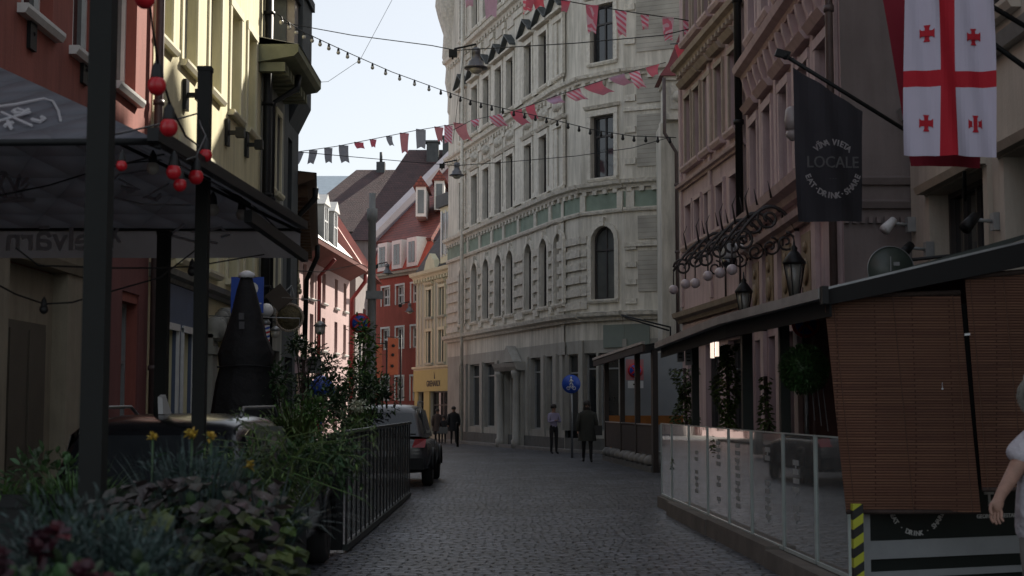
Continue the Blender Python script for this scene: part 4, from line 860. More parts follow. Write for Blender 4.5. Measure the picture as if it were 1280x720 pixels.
# ------------------------------------------------------------------ parasol
fab = mat('charcoal_fabric', (.21,.215,.245), .9, .15, 2.5, .5, 4, bdist=.03); fabin = mat('black_fabric', (.13,.133,.14), .9, .15, 2.5, .5, 4, bdist=.03)
prn = mat('grey_print', (.6,.6,.62), .8, .1, 4, 0)
def translucent(m_, k=.5, c=(.4,.405,.42)):
    nt = m_.node_tree; o = nt.nodes['Material Output']; p = nt.nodes['Principled BSDF']; t_ = nt.nodes.new('ShaderNodeBsdfTranslucent'); t_.inputs[0].default_value = (*c,1); mx = nt.nodes.new('ShaderNodeMixShader'); mx.inputs[0].default_value = k
    nt.links.new(p.outputs[0], mx.inputs[1]); nt.links.new(t_.outputs[0], mx.inputs[2]); nt.links.new(mx.outputs[0], o.inputs[0]); return m_
translucent(prn, .6, (.75,.75,.77))
t = thing('cafe_parasol', 'big charcoal square parasol with pale printed crests over the left terrace', 'parasol', (-3.95,10.3,0))
A_, B_, C_, D_ = Vector((-1.86,7.5,2.95)), Vector((-1.93,13.05,3.18)), Vector((-5.9,13.05,3.18)), Vector((-5.9,7.5,2.92)); AP = Vector((-3.95,10.3,4.12))
def fabric_tri(m, a, b, c, n=8, sag=.10, th=.012):
    g = {}
    for i in range(n+1):
        for j in range(n+1-i):
            u, v = i/n, j/n; w_ = 1-u-v; g[i,j] = a*w_+b*u+c*v-Vector((0,0,sag*27*u*v*w_*.5+.02*math.sin(u*9+v*7)*w_*u))
    for i in range(n):
        for j in range(n-i):
            m.face([g[i,j], g[i+1,j], g[i,j+1]])
            if j < n-i-1: m.face([g[i+1,j], g[i+1,j+1], g[i,j+1]])
m = MB(); m.smooth = True
for a, b_ in ((A_,B_),(B_,C_),(C_,D_),(D_,A_)): fabric_tri(m, a, b_, AP)
can = m.build('canopy', translucent(fab), t, fix=False)
so_ = can.modifiers.new('thickness', 'SOLIDIFY'); so_.thickness = .008; so_.offset = 0
m = MB()
N = 16
for i in range(N):
    u0, u1 = i/N, (i+1)/N; w0, w1 = .02*math.sin(u0*20), .02*math.sin(u1*20); p, q = C_.lerp(B_,u0), C_.lerp(B_,u1)
    m.face([p, q, q+Vector((0,-.02+w1,-.27)), p+Vector((0,-.02+w0,-.27))])
va = m.build('valance', translucent(fabin), t, fix=False)
m = MB(); put_text(m, 'Delvārn', .30, P(75,300,12.98), (1,0,0), (0,0,1), mirror=True, bold=True); m.prism([P(147,303,12.98),P(152,303,12.98),P(140,284,12.98),P(136,284,12.98)], (0,.004,0)); m.prism([P(136,303,12.98),P(141,303,12.98),P(149,285,12.98),P(145,285,12.98)], (0,.004,0)); m.build('printed_name', prn, va)
def strokes(m, lines, Y, w=.012, fn=None):
    for ln in lines: m.tube([fn(x,y) if fn else P(x,y,Y) for x, y in ln], w, 4)
# print on the outer near slope: crest shield; on the inner far slope: mirrored crests
nA = (A_-AP).cross(D_-AP).normalized(); nA = nA if nA.z > 0 else -nA
def onpl(p0, n, off):
    def g(px, py):
        d = ray(px, py); tt = (p0-CAM).dot(n)/d.dot(n); return CAM+d*tt+n*off
    return g
gA = onpl(AP, nA, .004)
gA2 = lambda x, y: gA(x, y)+Vector((0,0,-.06))
m = MB(); strokes(m, [[(-10,135),(20,131),(55,124),(66,127),(73,139),(76,152)],[(2,141),(40,158)],[(-5,153),(38,141)]], 0, .008, gA)
strokes(m, [[(16,140),(22,137),(30,140),(36,138)],[(18,142),(28,143),(34,140)],[(40,150),(50,153),(56,149),(52,147)],[(6,158),(16,154)],[(10,152),(14,161)]], 0, .012, gA); m.build('printed_crest', prn, can)
nC = (B_-AP).cross(C_-AP).normalized(); nC = -nC if nC.z > 0 else nC
gC = onpl(C_, nC, .075)
m = MB(); strokes(m, [[(0,208),(8,206),(18,222),(22,238)],[(8,206),(2,222),(10,238),(46,240)],[(26,210),(22,225),(32,238)],[(28,222),(36,213)],[(30,228),(37,221)],[(0,242),(44,241)]], 0, .016, gC)
strokes(m, [[(136,222),(150,208),(190,203)],[(137,236),(180,246),(240,247)],[(180,238),(212,220)],[(150,214),(176,228)]], 0, .009, gC)
strokes(m, [[(152,224),(170,228),(160,230)],[(186,236),(196,240),(202,234)]], 0, .02, gC); m.build('printed_crest', prn, can)
m = MB(); strokes(m, [[(213,294),(230,280)],[(213,294),(243,302)],[(262,288),(276,284),(282,290)],[(262,302),(272,304)],[(240,290),(250,291)],[(276,296),(288,293)]], 12.9, .012); m.build('printed_crest', prn, va)
m = MB()
m.obox((A_+B_)/2+Vector((.02,-.1,.02)), (.03,0,0), (0,2.75,.11), (0,0,.035))
m.tube([A_, D_], .02, 6); m.tube([B_, C_], .02, 6); m.tube([C_, D_], .02, 6)
fr = m.build('frame', M['dark'], t)
m = MB(); m.obox((-1.93,11.9,2.95), (.03,0,0), (0,1.45,.0), (0,0,.045)); m.tube([(-1.95,10.6,3.05),(-2.4,10.9,3.35)], .02, 6); m.build('lower_beam', M['dark'], fr)
for e in (A_,B_,C_,D_):
    m = MB(); m.tube([AP-Vector((0,0,.12)), e-Vector((0,0,.03))], .015, 6); m.build('rib', M['dark'], t)
m = MB(); m.tube([(-3.95,10.3,0),(-3.95,10.3,4.1)], .04, 10); m.box(-4.3,-3.6,9.95,10.65,0,.06); m.build('pole', M['dark'], t)
# cafe closed parasol
Yc = 20; c = P(306,510,Yc)
t = thing('closed_parasol', 'closed black parasol standing in front of the blue parking sign', 'parasol', (c.x,Yc,0)); m = MB(); m.smooth = True; n = 18; prof = [(.07,3.40),(.13,3.2),(.21,2.85),(.28,2.55),(.37,2.3),(.33,2.1),(.36,1.9),(.42,1.5),(.44,1.1),(.40,1.0)]; vs = []; fs = []
for i, (r, z) in enumerate(prof):
    for k in range(n):
        a = 6.283*k/n; rr = r*(1+.13*math.sin(k*math.pi)*0+.2*(1 if k%2 else -1)*(i/len(prof))); vs.append((c.x+rr*math.cos(a)+.01*math.sin(z*9), Yc+rr*math.sin(a), z))
for i in range(len(prof)-1):
    for k in range(n): fs.append((i*n+k, i*n+(k+1)%n, (i+1)*n+(k+1)%n, (i+1)*n+k))
fs.append(tuple(range(n))); m.faces(vs, fs); m.build('canopy', mat('black_canopy', (.014,.014,.015), .8, .3, 5, .8, 7, spec=.35, bdist=.04), t)
m = MB(); m.lathe((c.x,Yc,3.36), [(.12,0),(.11,.06),(.03,.1)], 12); m.build('cap', M['white'], t)
m = MB(); m.tube([(c.x,Yc,0),(c.x,Yc,3.4)], .03, 8); m.box(c.x-.3,c.x+.3,Yc-.3,Yc+.3,0,.08); m.build('pole', M['dark'], t)
m = MB(); n=18; m.tube([(c.x+.385*math.cos(6.283*k/n),Yc+.385*math.sin(6.283*k/n),2.12+.01*math.sin(k)) for k in range(n+1)], .012, 5); m.build('strap', M['dark'], t)
q = P(302,402,19.6); m = MB(); m.box(q.x-.04,q.x+.03,q.y+.0,q.y+.02,q.z+.03,q.z+.12); m.box(q.x-.03,q.x+.04,q.y-.02,q.y+.0,q.z-.1,q.z+.0); m.build('printed_emblem', mat('dim_print', (.08,.08,.085), .8, .1, 4, 0), t)
# ------------------------------------------------------------------ string lights
redb = mat('red_bulb', (.45,.012,.02), .3, .1, 3, 0); clearb = mat('clear_bulb', (.5,.48,.42), .12, .2, 3, 0, spec=1); blk = mat('socket_rubber', (.008,.008,.009), .6, .2, 5, 0)
def sagline(a, b, s, n=14): return [a.lerp(b, i/n)-Vector((0,0,s*4*(i/n)*(1-i/n))) for i in range(n+1)]
def string_lights(label, pts, bulbs, col, r, cable=.006, group=None):
    t = thing('string_light', label, 'string lights', pts[0], group); m = MB(); m.tube(pts, cable, 5); m.build('cable', blk, t)
    for c, rr in bulbs:
        m = MB(); m.ball(c, rr, 12, 1.08); bo = m.build('bulb', col, t)
        m = MB(); m.lathe(c+Vector((0,0,rr*.55)), [(rr*.62,0),(rr*.72,rr*.35),(rr*.55,rr*1.5),(rr*.3,rr*1.9),(rr*.12,rr*2.3)], 10); m.build('socket', blk, bo)
    return t
B1 = [(181,-3,6.6,.05),(196,107,6.9,.046),(211,159,7.1,.046)]
ps = [P(x,y,Y) for x,y,Y in ((184,-40,6.5),(184,-22,6.6),(190,30,6.7),(198,82,6.9),(213,132,7.1),(232,170,7.6),(248,182,9.0))]
string_lights('red bulbs hanging in front of the yellow wall left of the thin post', ps, [(P(x,y,Y), r) for x,y,Y,r in B1], redb, .05)
ps = [P(x,y,Y) for x,y,Y in ((124,172,6.4),(152,166,7.2),(200,155,8.4),(246,142,9.6))]
string_lights('single red bulb on the cable between the thick and the thin post', ps, [(P(152,207,7.2), .028)], redb, .03)
ps = [P(x,y,Y) for x,y,Y in ((249,150,9.5),(251,158,9.0),(257,170,8.6),(245,196,8.3),(232,200,8.0),(218,190,7.7),(225,206,7.9),(262,226,9.5),(330,262,12.9))]
string_lights('cluster of small red bulbs around the thin post under the parasol beam', ps, [(P(257,194,8.6), .040), (P(217,215,7.7), .041), (P(225,231,7.9), .037), (P(245,221,8.3), .044)], redb, .045)
ps = [P(x,y,Y) for x,y,Y in ((126,212,7.0),(190,196,8.5),(236,186,10),(300,240,12),(372,312,13.2))]
string_lights('clear glass bulbs under the street edge of the parasol', ps, [(P(191,210,8.5), .038), (P(266,262,11.2), .05), (P(302,268,12.2), .05)], clearb, .04)
string_lights('dark festoon cable sagging below the valance at the far left', [P(x,y,Y) for x,y,Y in ((-10,352,9),(20,368,9.4),(55,380,9.6),(90,378,9.8),(200,347,10.2),(258,302,11))], [(P(55,381,9.6)-Vector((0,0,.03)), .03)], blk, .03)
string_lights('dark festoon cable running level behind the thick post', [P(x,y,Y) for x,y,Y in ((20,310,9),(48,332,9.2),(140,335,9.6),(200,335,10.4),(241,333,11),(330,318,13))], [(P(240,336,11)-Vector((0,0,.02)), .035)], blk, .03)
string_lights('thin cable stretched from the far left to the parasol beam', [P(x,y,Y) for x,y,Y in ((-10,246,9),(60,232,9.5),(105,218,10),(160,204,11),(240,196,12))], [], blk, .03)
# ------------------------------------------------------------------ left wall objects
pole_l = lambda x,Y,z0,z1,r,m_: None
c = P(309,369,29); t = thing('parking_sign', 'blue parking sign with a white letter behind the closed parasol', 'sign', (c.x,29.05,0)); m = MB(); m.box(c.x-.33,c.x+.33,29,29.03,c.z-.36,c.z+.37); pl = m.build('board', M['blue'], t)
m = MB(); put_text(m, 'P', .62, (c.x+.06,28.99,c.z+.02), (1,0,0), (0,0,1), bold=True); m.box(c.x+.2,c.x+.29,28.988,28.998,c.z-.18,c.z-.155); m.box(c.x+.2,c.x+.26,28.988,28.998,c.z-.25,c.z-.21); m.build('symbol', M['white'], pl)
m = MB(); m.tube([(c.x,29.08,.1),(c.x,29.08,c.z+.3)], .035, 8); m.build('pole', M['zinc'], t)
c = P(332,428,30); t = thing('barber_pole', 'barber pole with blue, white and red stripes beside the closed parasol', 'barber pole', (c.x,30,c.z)); 
m = MB()
for i in range(12):
    m.cur = (0,1,0,2)[i%4]
    for k in range(12):
        a0, a1 = 6.283*k/12, 6.283*(k+1)/12; z = lambda a, j: c.z-.26+.045*j+.15*a/6.283
        z0, z1, z2, z3 = z(a0,i), z(a1,i), z(a1,i+1), z(a0,i+1)
        m.face([(c.x+.085*math.cos(a0),30+.085*math.sin(a0),z0),(c.x+.085*math.cos(a1),30+.085*math.sin(a1),z1),(c.x+.085*math.cos(a1),30+.085*math.sin(a1),z2),(c.x+.085*math.cos(a0),30+.085*math.sin(a0),z3)])
m.build('striped_tube', [M['white'], M['blue'], M['red']], t); m = MB(); m.lathe((c.x,30,c.z+.36), [(.09,0),(.1,.06),(.05,.12)], 12); m.lathe((c.x,30,c.z-.34), [(.03,-.1),(.1,0),(.09,.06)], 12); m.box(-5.99,c.x,29.98,30.02,c.z+.42,c.z+.45); m.build('cap', M['zinc'], t)
q = P(333,388,30); m = MB(); m.ball((q.x,30,q.z), .15, 12); m.build('globe', M['white'], t)
c = P(362,397,33.5); t = thing('round_sign', 'round carved olive brown sign hanging over the left pavement', 'sign', (c.x,33.5,c.z)); m = MB(); m.disc(c, (0,1,0), .31, .07, 30); d = m.build('disc', mat('carved_olive_wood', (.13,.11,.06), .8, .45, 9, 1.0, 14, bdist=.05), t)
m = MB(); n = 40
for k in range(n): a0 = 6.283*k/n; m.ball(c+Vector((math.cos(a0)*.31,-.02,math.sin(a0)*.31)), .035, 6)
m.build('rim', M['ochre'], d)
m = MB(); m.tube([c+Vector((-.55,0,.2)), c+Vector((.05,0,.75)), c+Vector((.1,0,.5)), c+Vector((0,0,.3))], .02, 6); m.tube([c+Vector((0,0,.31)), c+Vector((.02,0,.62))], .012, 5); m.build('bracket', M['zinc'], t)
m = MB(); c2 = P(349,372,32.6); m.obox(c2, (.15,0,-.18), (0,.03,0), (.17,0,.14)); m.tube([c2+Vector((-.3,0,0)), (-6,32.6,c2.z)], .02, 5); tag(m.build('hanging_board', mat('brown_board', (.06,.045,.035), .7, .3, 4, .2), None, c2), 'tilted dark brown board above the round carved sign', 'sign')
c = P(385,456,24); t = thing('menu_sign', 'pink and grey menu board above the shrubs', 'sign', (c.x,24,c.z)); m = MB(); m.box(c.x-.22,c.x-.01,24,24.02,c.z-.14,c.z+.14); m.build('pink_board', mat('pale_pink_board', (.5,.38,.38), .7, .1, 4, 0), t)
m = MB(); m.box(c.x+.0,c.x+.22,24,24.02,c.z-.14,c.z+.14); m.build('grey_board', mat('grey_board', (.2,.2,.2), .7, .2, 4, 0), t)
m = MB(); m.box(c.x-.15,c.x-.08,23.99,23.998,c.z+.04,c.z+.09); m.box(c.x-.14,c.x-.09,23.99,23.998,c.z-.06,c.z-.02)
for k in range(3): m.box(c.x+.03,c.x+.18-.03*k,23.99,23.998,c.z+.07-.08*k,c.z+.10-.08*k)
m.build('marks', M['dark'], t); m = MB(); m.tube([(c.x,24.05,c.z+.1),(c.x,24.05,.11)], .02, 6); m.build('stand', M['dark'], t)
c = P(402,485,25); m = MB(); m.lathe((c.x,25,c.z-.16), [(.2,0),(.24,.05),(.22,.2),(.12,.33),(.02,.38)], 14); m.tube([(c.x,25,.1),(c.x,25,c.z)], .02, 6); tag(m.build('patio_umbrella', M['blue'], None, (c.x,25,.1)), 'small bright blue folded umbrella top among the dark shrubs', 'parasol')
for k, (px, py, Y, lb) in enumerate(((400,410,26,'small grey lantern hanging before the pink house'), (344,415,31,'small glass lantern beside the barber pole'), (374,430,28,'white glass jar lamp left of the pink house'))):
    c = P(px,py,Y); t = thing('lantern', lb, 'lamp', c); m = MB(); m.lathe(c, [(.03,-.12),(.08,-.1),(.1,.02),(.06,.03)], 10); m.build('glass', clearb, t); m = MB(); m.lathe(c+Vector((0,0,.03)), [(.13,0),(.08,.06),(.02,.1)], 10); m.tube([c+Vector((0,0,.12)), c+Vector((0,0,.5)), (-5.9 if px < 380 else c.x-.7, Y, c.z+.55)], .01, 5); m.build('hood', M['zinc'], t)
def no_stopping(label, px, py, Y, r, base=None, plate=False, board=False):
    c = P(px,py,Y); t = thing('no_stopping_sign', label, 'sign', (c.x,Y,0)); m = MB()
    m.disc(c, (0,1,0), r, .02, 32); d = m.build('disc', M['red'], t); m = MB(); m.disc(c+Vector((0,-.013,0)), (0,1,0), r*.76, .01, 32); m.build('field', M['blue'], d)
    m = MB(); a = r*.72*.707; w = r*.11
    for s in (-1,1): m.obox(c+Vector((0,-.022,0)), (a,0,a*s), (0,.003,0), (-w*.7*s*(1),0,w*.7))
    m.build('cross', M['red'], d); m = MB(); m.tube([(c.x,Y+.04,.1),(c.x,Y+.04,c.z+r*.8)], .03, 8); m.build('pole', M['zinc'], t)
    m = MB()
    if board: m.box(c.x-r*1.25,c.x+r*1.15,Y+.012,Y+.03,c.z-r*1.3,c.z+r*1.5); m.build('backboard', mat('pale_red_board', (.42,.17,.19), .6, .1, 4, 0), t)
    if plate: m = MB(); m.box(c.x-r*1.0,c.x+r*1.1,Y-.005,Y+.01,c.z-r*2.4,c.z-r*1.42); pp = m.build('plate', M['white'], t); m = MB(); m.box(c.x-r*.3,c.x+r*.4,Y-.012,Y-.006,c.z-r*2.0,c.z-r*1.8); m.build('mark', M['dark'], pp)
no_stopping('no stopping sign left of the grey mast, in front of the pink house', 450,404,35,.25)
no_stopping('no stopping sign on a pale red board behind the far rattan terrace', 794,463,45,.23, plate=True, board=True)
no_stopping('no stopping sign half hidden under the terrace roof above the ball shaped bush', 1007,405,17,.165)
# grey mast
t = thing('mast', 'tall slim grey mast rising in front of the red house', 'mast', (-4.4,45,.1)); m = MB(); m.lathe((-4.4,45,.1), [(.16,0),(.16,.6),(.13,.7),(.12,7.3),(.17,7.35),(.17,7.7),(.1,7.72),(.1,8.2)], 12); m.build('shaft', mat('concrete_grey', (.3,.3,.29), .8, .2, 3, .2), t)
c = P(472,370,45); m = MB(); m.box(c.x-.35,c.x+.18,44.8,45.0,c.z-.1,c.z+.15); m.build('collar', M['fgrey'], t)
# blue shared path sign
c = P(714,480,45); t = thing('path_sign', 'round blue sign with white pedestrian and bicycle before the corner building', 'sign', (c.x,45,0)); m = MB(); m.disc(c, (0,1,0), .29, .02, 32); d = m.build('disc', M['blue'], t)
m = MB(); y = 44.985
m.ball((c.x,y,c.z+.2), .03, 8)
for ln, w in (([(0,.16),(0,.05)],.028),([(0,.06),(-.05,-.04)],.018),([(0,.06),(.05,-.04)],.018),([(0,.14),(-.06,.07)],.014),([(0,.14),(.06,.08)],.014),([(-.09,-.13),(-.03,-.06),(.05,-.07),(.09,-.13)],.01),([(-.03,-.06),(0,-.13),(.05,-.07)],.01),([(.04,-.04),(.08,-.04)],.01)):
    m.tube([(c.x+a,y,c.z+b_) for a,b_ in ln], w, 5)
for sx in (-.09,.09): m.tube([(c.x+sx+.05*math.cos(k*.698),y,c.z-.13+.05*math.sin(k*.698)) for k in range(10)], .009, 5)
m.build('symbol', M['white'], d); m = MB(); m.tube([(c.x+.02,45.05,.0),(c.x+.02,45.05,c.z+.25)], .035, 8); m.build('pole', M['zinc'], t)
# ------------------------------------------------------------------ RIGHT: terrace
def TX(Y): return 2.31+(22.9-Y)*.0316
NT = Vector((-1,-.0316,0)).normalized(); UT = Vector((-.0316,1,0)).normalized()
ft = Fac((TX(11.55),11.55), (TX(22.9),22.9))     # street side plane of the near terrace
t = thing('timber_platform', 'long weathered timber sill of the glass fenced terrace, stepped at the joints', 'platform', ft.p(5,0))
segs = [(0,2.7,.17,.12),(2.72,6.2,.2,.10),(6.22,9.6,.19,.12),(9.62,11.35,.17,.02)]
for a, c, h, d in segs:
    m = MB(); ft.box(m, a, c, 0, h, -.12, d); m.build('timber', M['woodl'], t)
m = MB(); ft.box(m, 0, 11.35, .0, .10, -2.1, -.121); m.build('deck', M['wooddark'], t)
gl = glassmat('terrace_glass', (.5,.57,.56), 2.6, .22); edge = mat('glass_edge', (.5,.58,.55), .3, .2, 4, 0)
frost = mat('frosted_film', (.4,.43,.43), .7, .3, 9, 0)
xs = [1054,1013,973,934,906,880,857,836,823]
us = [ft.uz(x,600)[0] for x in xs]
where = ['nearest the reed blinds','second from the reed blinds','third from the reed blinds','with the widest white print','fourth from the far end','third from the far end','second from the far end','at the far end of the row']
for i in range(8):
    a, c = us[i]+.012, us[i+1]-.012; z0 = .2; z1 = 1.30; off = -.05
    t = thing('glass_screen', 'clear terrace screen '+where[i], 'glass panel', ft.p((a+c)/2, .2, off), 'glass screens along the terrace')
    m = MB(); m.prism([ft.p(a+.02,z0,off), ft.p(c-.02,z0,off), ft.p(c-.02,z1,off), ft.p(a+.02,z1,off)], ft.N*-.010); m.build('pane', gl, t)
    m = MB(); ft.box(m, a, a+.02, z0, z1+.01, off-.02, off+.012); ft.box(m, c-.02, c, z0, z1+.01, off-.02, off+.012); ft.box(m, a+.02, c-.02, z1, z1+.012, off-.016, off+.008); ft.box(m, a+.02, c-.02, z0-.02, z0+.012, off-.02, off+.012); m.build('frame', edge, t)
    if i in (1,2,3,4,5):
        m = MB(); u = (a+c)/2+(.12 if i%2 else -.05); random.seed(i)
        for k in range(9):
            z = .42+.085*k; 
            if random.random() < .15: continue
            ft.box(m, u-.10-.04*random.random(), u+.10+.05*random.random(), z, z+.05, off+.001, off+.004)
            if random.random() < .5: ft.box(m, u-.02, u+.02, z-.03, z-.002, off+.001, off+.004)
        m.build('frosted_print', frost, t)
# roof of near terrace
GUT = lambda Y: TX(Y)-.37+(.03)*(Y-11.4)*.0
t = thing('terrace_roof', 'dark sloping terrace roof with a pale front gutter beside the pink houses', 'awning', (2.9,16,2.45))
g0, g1, g2 = P(1030,369,11.4), P(902,402,14.9), P(822,433,21.2)
wx = lambda Y: 4.1 if Y < 25 else 4.0
def roofseg(a, b_, name, dz=.45):
    m = MB(); wa, wb = Vector((4.08,a.y,a.z+dz)), Vector((4.08,b_.y,b_.z+dz)); m.prism([a,b_,wb,wa], (0,0,.035)); return m.build(name, M['dark2'], t)
roofseg(g0,g1,'roof_panel'); roofseg(g1,g2,'roof_panel')
for a, b_ in ((g0,g1),(g1,g2)):
    m = MB(); d = (b_-a).normalized(); m.prism([a+Vector((-.045,0,-.03)), a+Vector((.04,0,-.03)), a+Vector((.04,0,.055)), a+Vector((-.045,0,.055))], b_-a); m.build('gutter', mat('pale_gutter', (.36,.35,.33), .5, .35, 3, .1), t)
    m = MB(); m.prism([a+Vector((.042,0,-.17)), a+Vector((.06,0,-.17)), a+Vector((.06,0,.0)), a+Vector((.042,0,.0))], b_-a); m.build('valance', mat('black_valance', (.008,.008,.008), .9, .2, 4, 0), t)
# front (near) gable edge
m = MB(); e0, e1 = P(1030,374,11.38), P(1290,312,11.38); m.prism([e0+Vector((0,0,-.05)), e1+Vector((0,0,-.12)), e1+Vector((0,0,.07)), e0+Vector((0,0,.07))], (0,.08,0)); m.build('end_beam', mat('black_valance', (.008,.008,.008), .9, .2, 4, 0), t)
m = MB(); m.prism([e0+Vector((0,0,.072)), e1+Vector((0,0,.072)), e1+Vector((0,0,.09)), e0+Vector((0,0,.09))], (0,.1,0)); m.build('edge_trim', M['zinc'], t)
m = MB(); m.box(e0.x-.03,e0.x+.02,11.3,11.4,e0.z-.04,e0.z+.1); m.build('gutter_end', M['dark'], t)
# posts
for px, Y, r, lb in ((869,20.8,.05,'dark green terrace post furthest from the blinds'),(934,16.7,.06,'thick dark green terrace post in the middle of the row'),(981,14.8,.05,'dark green terrace post beside the hanging ball shaped bush')):
    c = P(px,500,Y); m = MB(); m.box(c.x-r,c.x+r,Y-r,Y+r,.1,2.5); m.box(c.x-r-.02,c.x+r+.02,Y-r-.02,Y+r+.02,.1,.16); tag(m.build('terrace_post', M['dark2'], None, (c.x,Y,.1)), lb, 'post', 'dark posts under the terrace roof')
# vine columns
for px, Y, z0, z1, w, lb, n in ((856,21.7,.6,2.15,.2,'leafy vine column at the far end of the terrace',1300),(909,18.1,.5,2.35,.19,'thick leafy vine column between two terrace posts',1700),(957,15.9,1.0,1.9,.08,'thin dark vine strand beside the middle terrace post',250)):
    c = P(px,500,Y); t = thing('vine', lb, 'plant', (c.x,Y,.1), 'vines climbing in the terrace'); m = MB()
    for k in range(n):
        a = random.uniform(0,6.283); z = random.uniform(z0,z1); rr = w*(.7+.35*math.sin(z*9+px))*random.uniform(.5,1); d = Vector((math.cos(a),math.sin(a),-.5)); leaf(m, (c.x+math.cos(a)*rr, Y+math.sin(a)*rr, z), d+rnd_dir()*.5, .055, .045)
    m.build('leaves', LM['ivy'], t); m = MB(); m.tube([(c.x,Y,.1),(c.x+.03,Y,1),(c.x,Y,z1)], .025, 6); m.build('stem', M['wooddark'], t)
c = P(1005,461,13.2); t = thing('ball_shrub', 'dark clipped ball shaped shrub hanging from the terrace roof', 'plant', c); m = MB(); m.ball(c, .18, 14); 
for k in range(3600): d = rnd_dir(0); leaf(m, c+d*.2*random.uniform(.75,1.08), d+rnd_dir()*.6, .035, .02)
m.build('leaves', LM['box'], t); m = MB(); m.tube([c+Vector((0,0,.15)), c+Vector((0,0,.75))], .006, 5); m.build('cord', M['dark'], t)
m = MB()
for k in range(4): m.tube([c+Vector((.02+.05*k,0,-.18)), c+Vector((.03+.06*k,0,-.42-.05*k))], .004, 4)
m.build('tassel', M['zinc'], t)
c = P(893,437,17); t = thing('reflection_lantern', 'bright window reflection made as a small glowing lantern under the terrace roof', 'lamp', c); m = MB(); m.box(c.x-.045,c.x-.005,c.y-.03,c.y+.03,c.z-.10,c.z+.10); m.box(c.x+.012,c.x+.05,c.y-.03,c.y+.03,c.z-.08,c.z+.09); m.build('glass', emis('reflection_glow', (.9,.72,.6), .5), t)  # bright window reflection built as a lantern with glowing panes
m = MB(); m.tube([c+Vector((0,0,.1)), c+Vector((0,0,.3))], .006, 4); m.box(c.x-.06,c.x+.06,c.y-.04,c.y+.04,c.z+.102,c.z+.12); m.build('cap', M['dark'], t)
for k, (px, py, Y) in enumerate(((851,443,20.5),(861,447,20.0))):
    c = P(px,py,Y); m = MB(); m.prism([c+Vector((-.05,0,-.11)), c+Vector((.05,0,-.10)), c+Vector((.045,0,.11)), c+Vector((-.05,0,.12))], (0,.012,0)); o = tag(m.build('price_card', M['zinc'], None, c), ('left small grey card hanging above the far vine column','right small pale card hanging above the far vine column')[k], 'card')
    m = MB(); m.tube([c+Vector((0,0,.12)), c+Vector((0,0,.35))], .004, 4)
    for q in range(3): m.box(c.x-.03,c.x+.02,c.y-.004,c.y-.001,c.z-.05+.05*q,c.z-.035+.05*q)
    m.build('cord', M['dark'], o)
# pink curtains behind the terrace
m = MB()
a, c = Vector((4.0,19.2,0)), Vector((4.0,12.2,0)); n = 56; 
for i in range(n):
    y0, y1 = 19.6-7.4*i/n, 19.6-7.4*(i+1)/n; w0, w1 = .05*math.sin(i*1.7), .05*math.sin((i+1)*1.7); m.face([(3.95+w0,y0,.12),(3.95+w1,y1,.12),(3.95+w1,y1,2.75),(3.95+w0,y0,2.75)])
cu_ = tag(m.build('curtain', mat('dusty_red_curtain', (.16,.085,.08), .9, .2, 3, .2), None, (3.95,16,.12), fix=False), 'long dusty red curtain hanging at the back of the terrace', 'curtain')
# terrace tables/chairs glimpsed dark
for k, (x, y) in enumerate(((3.1,13.0),(2.95,16.3),(2.85,19.3))):
    t = thing('cafe_table', ('small dark round table behind the nearest glass screens','small dark round table beside the middle vine column','small dark round table near the far vine column')[k], 'table', (x,y,.1), 'tables on the glass fenced terrace'); m = MB(); m.disc((x,y,.83), (0,0,1), .33, .03, 20); m.build('tabletop', M['wooddark'], t); m = MB(); m.tube([(x,y,.1),(x,y,.82)], .03, 8); m.disc((x,y,.11), (0,0,1), .2, .02, 16); m.build('leg', M['dark'], t)
    for s in (-1,1):
        yy = y+s*.72; t = thing('cafe_chair', ('near','far')[s > 0]+' dark chair at the '+('table behind the nearest glass screens','table beside the middle vine column','table near the far vine column')[k], 'chair', (x,yy,.1), 'chairs on the glass fenced terrace')
        m = MB(); m.box(x-.2,x+.2,yy-.2,yy+.2,.53,.57); m.build('seat', M['wooddark'], t); m = MB(); yb = yy+s*.2
        m.box(x-.2,x+.2,yb-.015,yb+.015,.72,.98); m.tube([(x-.18,yb,.53),(x-.18,yb+s*.04,.98)], .014, 6); m.tube([(x+.18,yb,.53),(x+.18,yb+s*.04,.98)], .014, 6); m.build('backrest', M['dark'], t)
        for sx in (-1,1):
            for sy in (-1,1): m = MB(); m.tube([(x+sx*.18,yy+sy*.18,.53),(x+sx*.2,yy+sy*.2,.1)], .013, 6); m.build('leg', M['dark'], t)
# blinds
bam = tile_mat('bamboo_reeds', (.36,.18,.105), (.24,.11,.068), .6, .022, (.035,.014,.01), .005, .75, .8)
translucent(bam, .35, (.42,.2,.1))
def blind(name_label, x00, x01, xb0, xb1, yt0, yt1, yb0, yb1, Y):
    a, b_, c, d = P(xb0,yb0,Y), P(xb1,yb1,Y), P(x01,yt1,Y), P(x00,yt0,Y); t = thing('reed_blind', name_label, 'blind', (a+b_)/2)
    m = MB(); n = 10
    for i in range(n):
        for j in range(n):
            def q(u, v): w_ = (a.lerp(b_,u)).lerp(d.lerp(c,u), v); return w_+Vector((0,.02*math.sin(u*5+v*3)*(1-v),0))
            m.face([q(i/n,j/n), q((i+1)/n,j/n), q((i+1)/n,(j+1)/n), q(i/n,(j+1)/n)])
    o = m.build('reeds', bam, t, fix=False); sm = o.modifiers.new('thickness','SOLIDIFY'); sm.thickness = .006
    m = MB(); m.tube([a,b_], .018, 8); m.tube([d,c], .022, 8); build_each(m, 'roller', M['wooddark'], t)
    m = MB()
    for u in (.06,.5,.94): m.tube([a.lerp(b_,u)+Vector((0,-.02,0)), d.lerp(c,u)+Vector((0,-.012,0))], .003, 4)
    m.build('cord', mat('cord_brown', (.15,.08,.05), .8, .2, 3, 0), t)
    return t
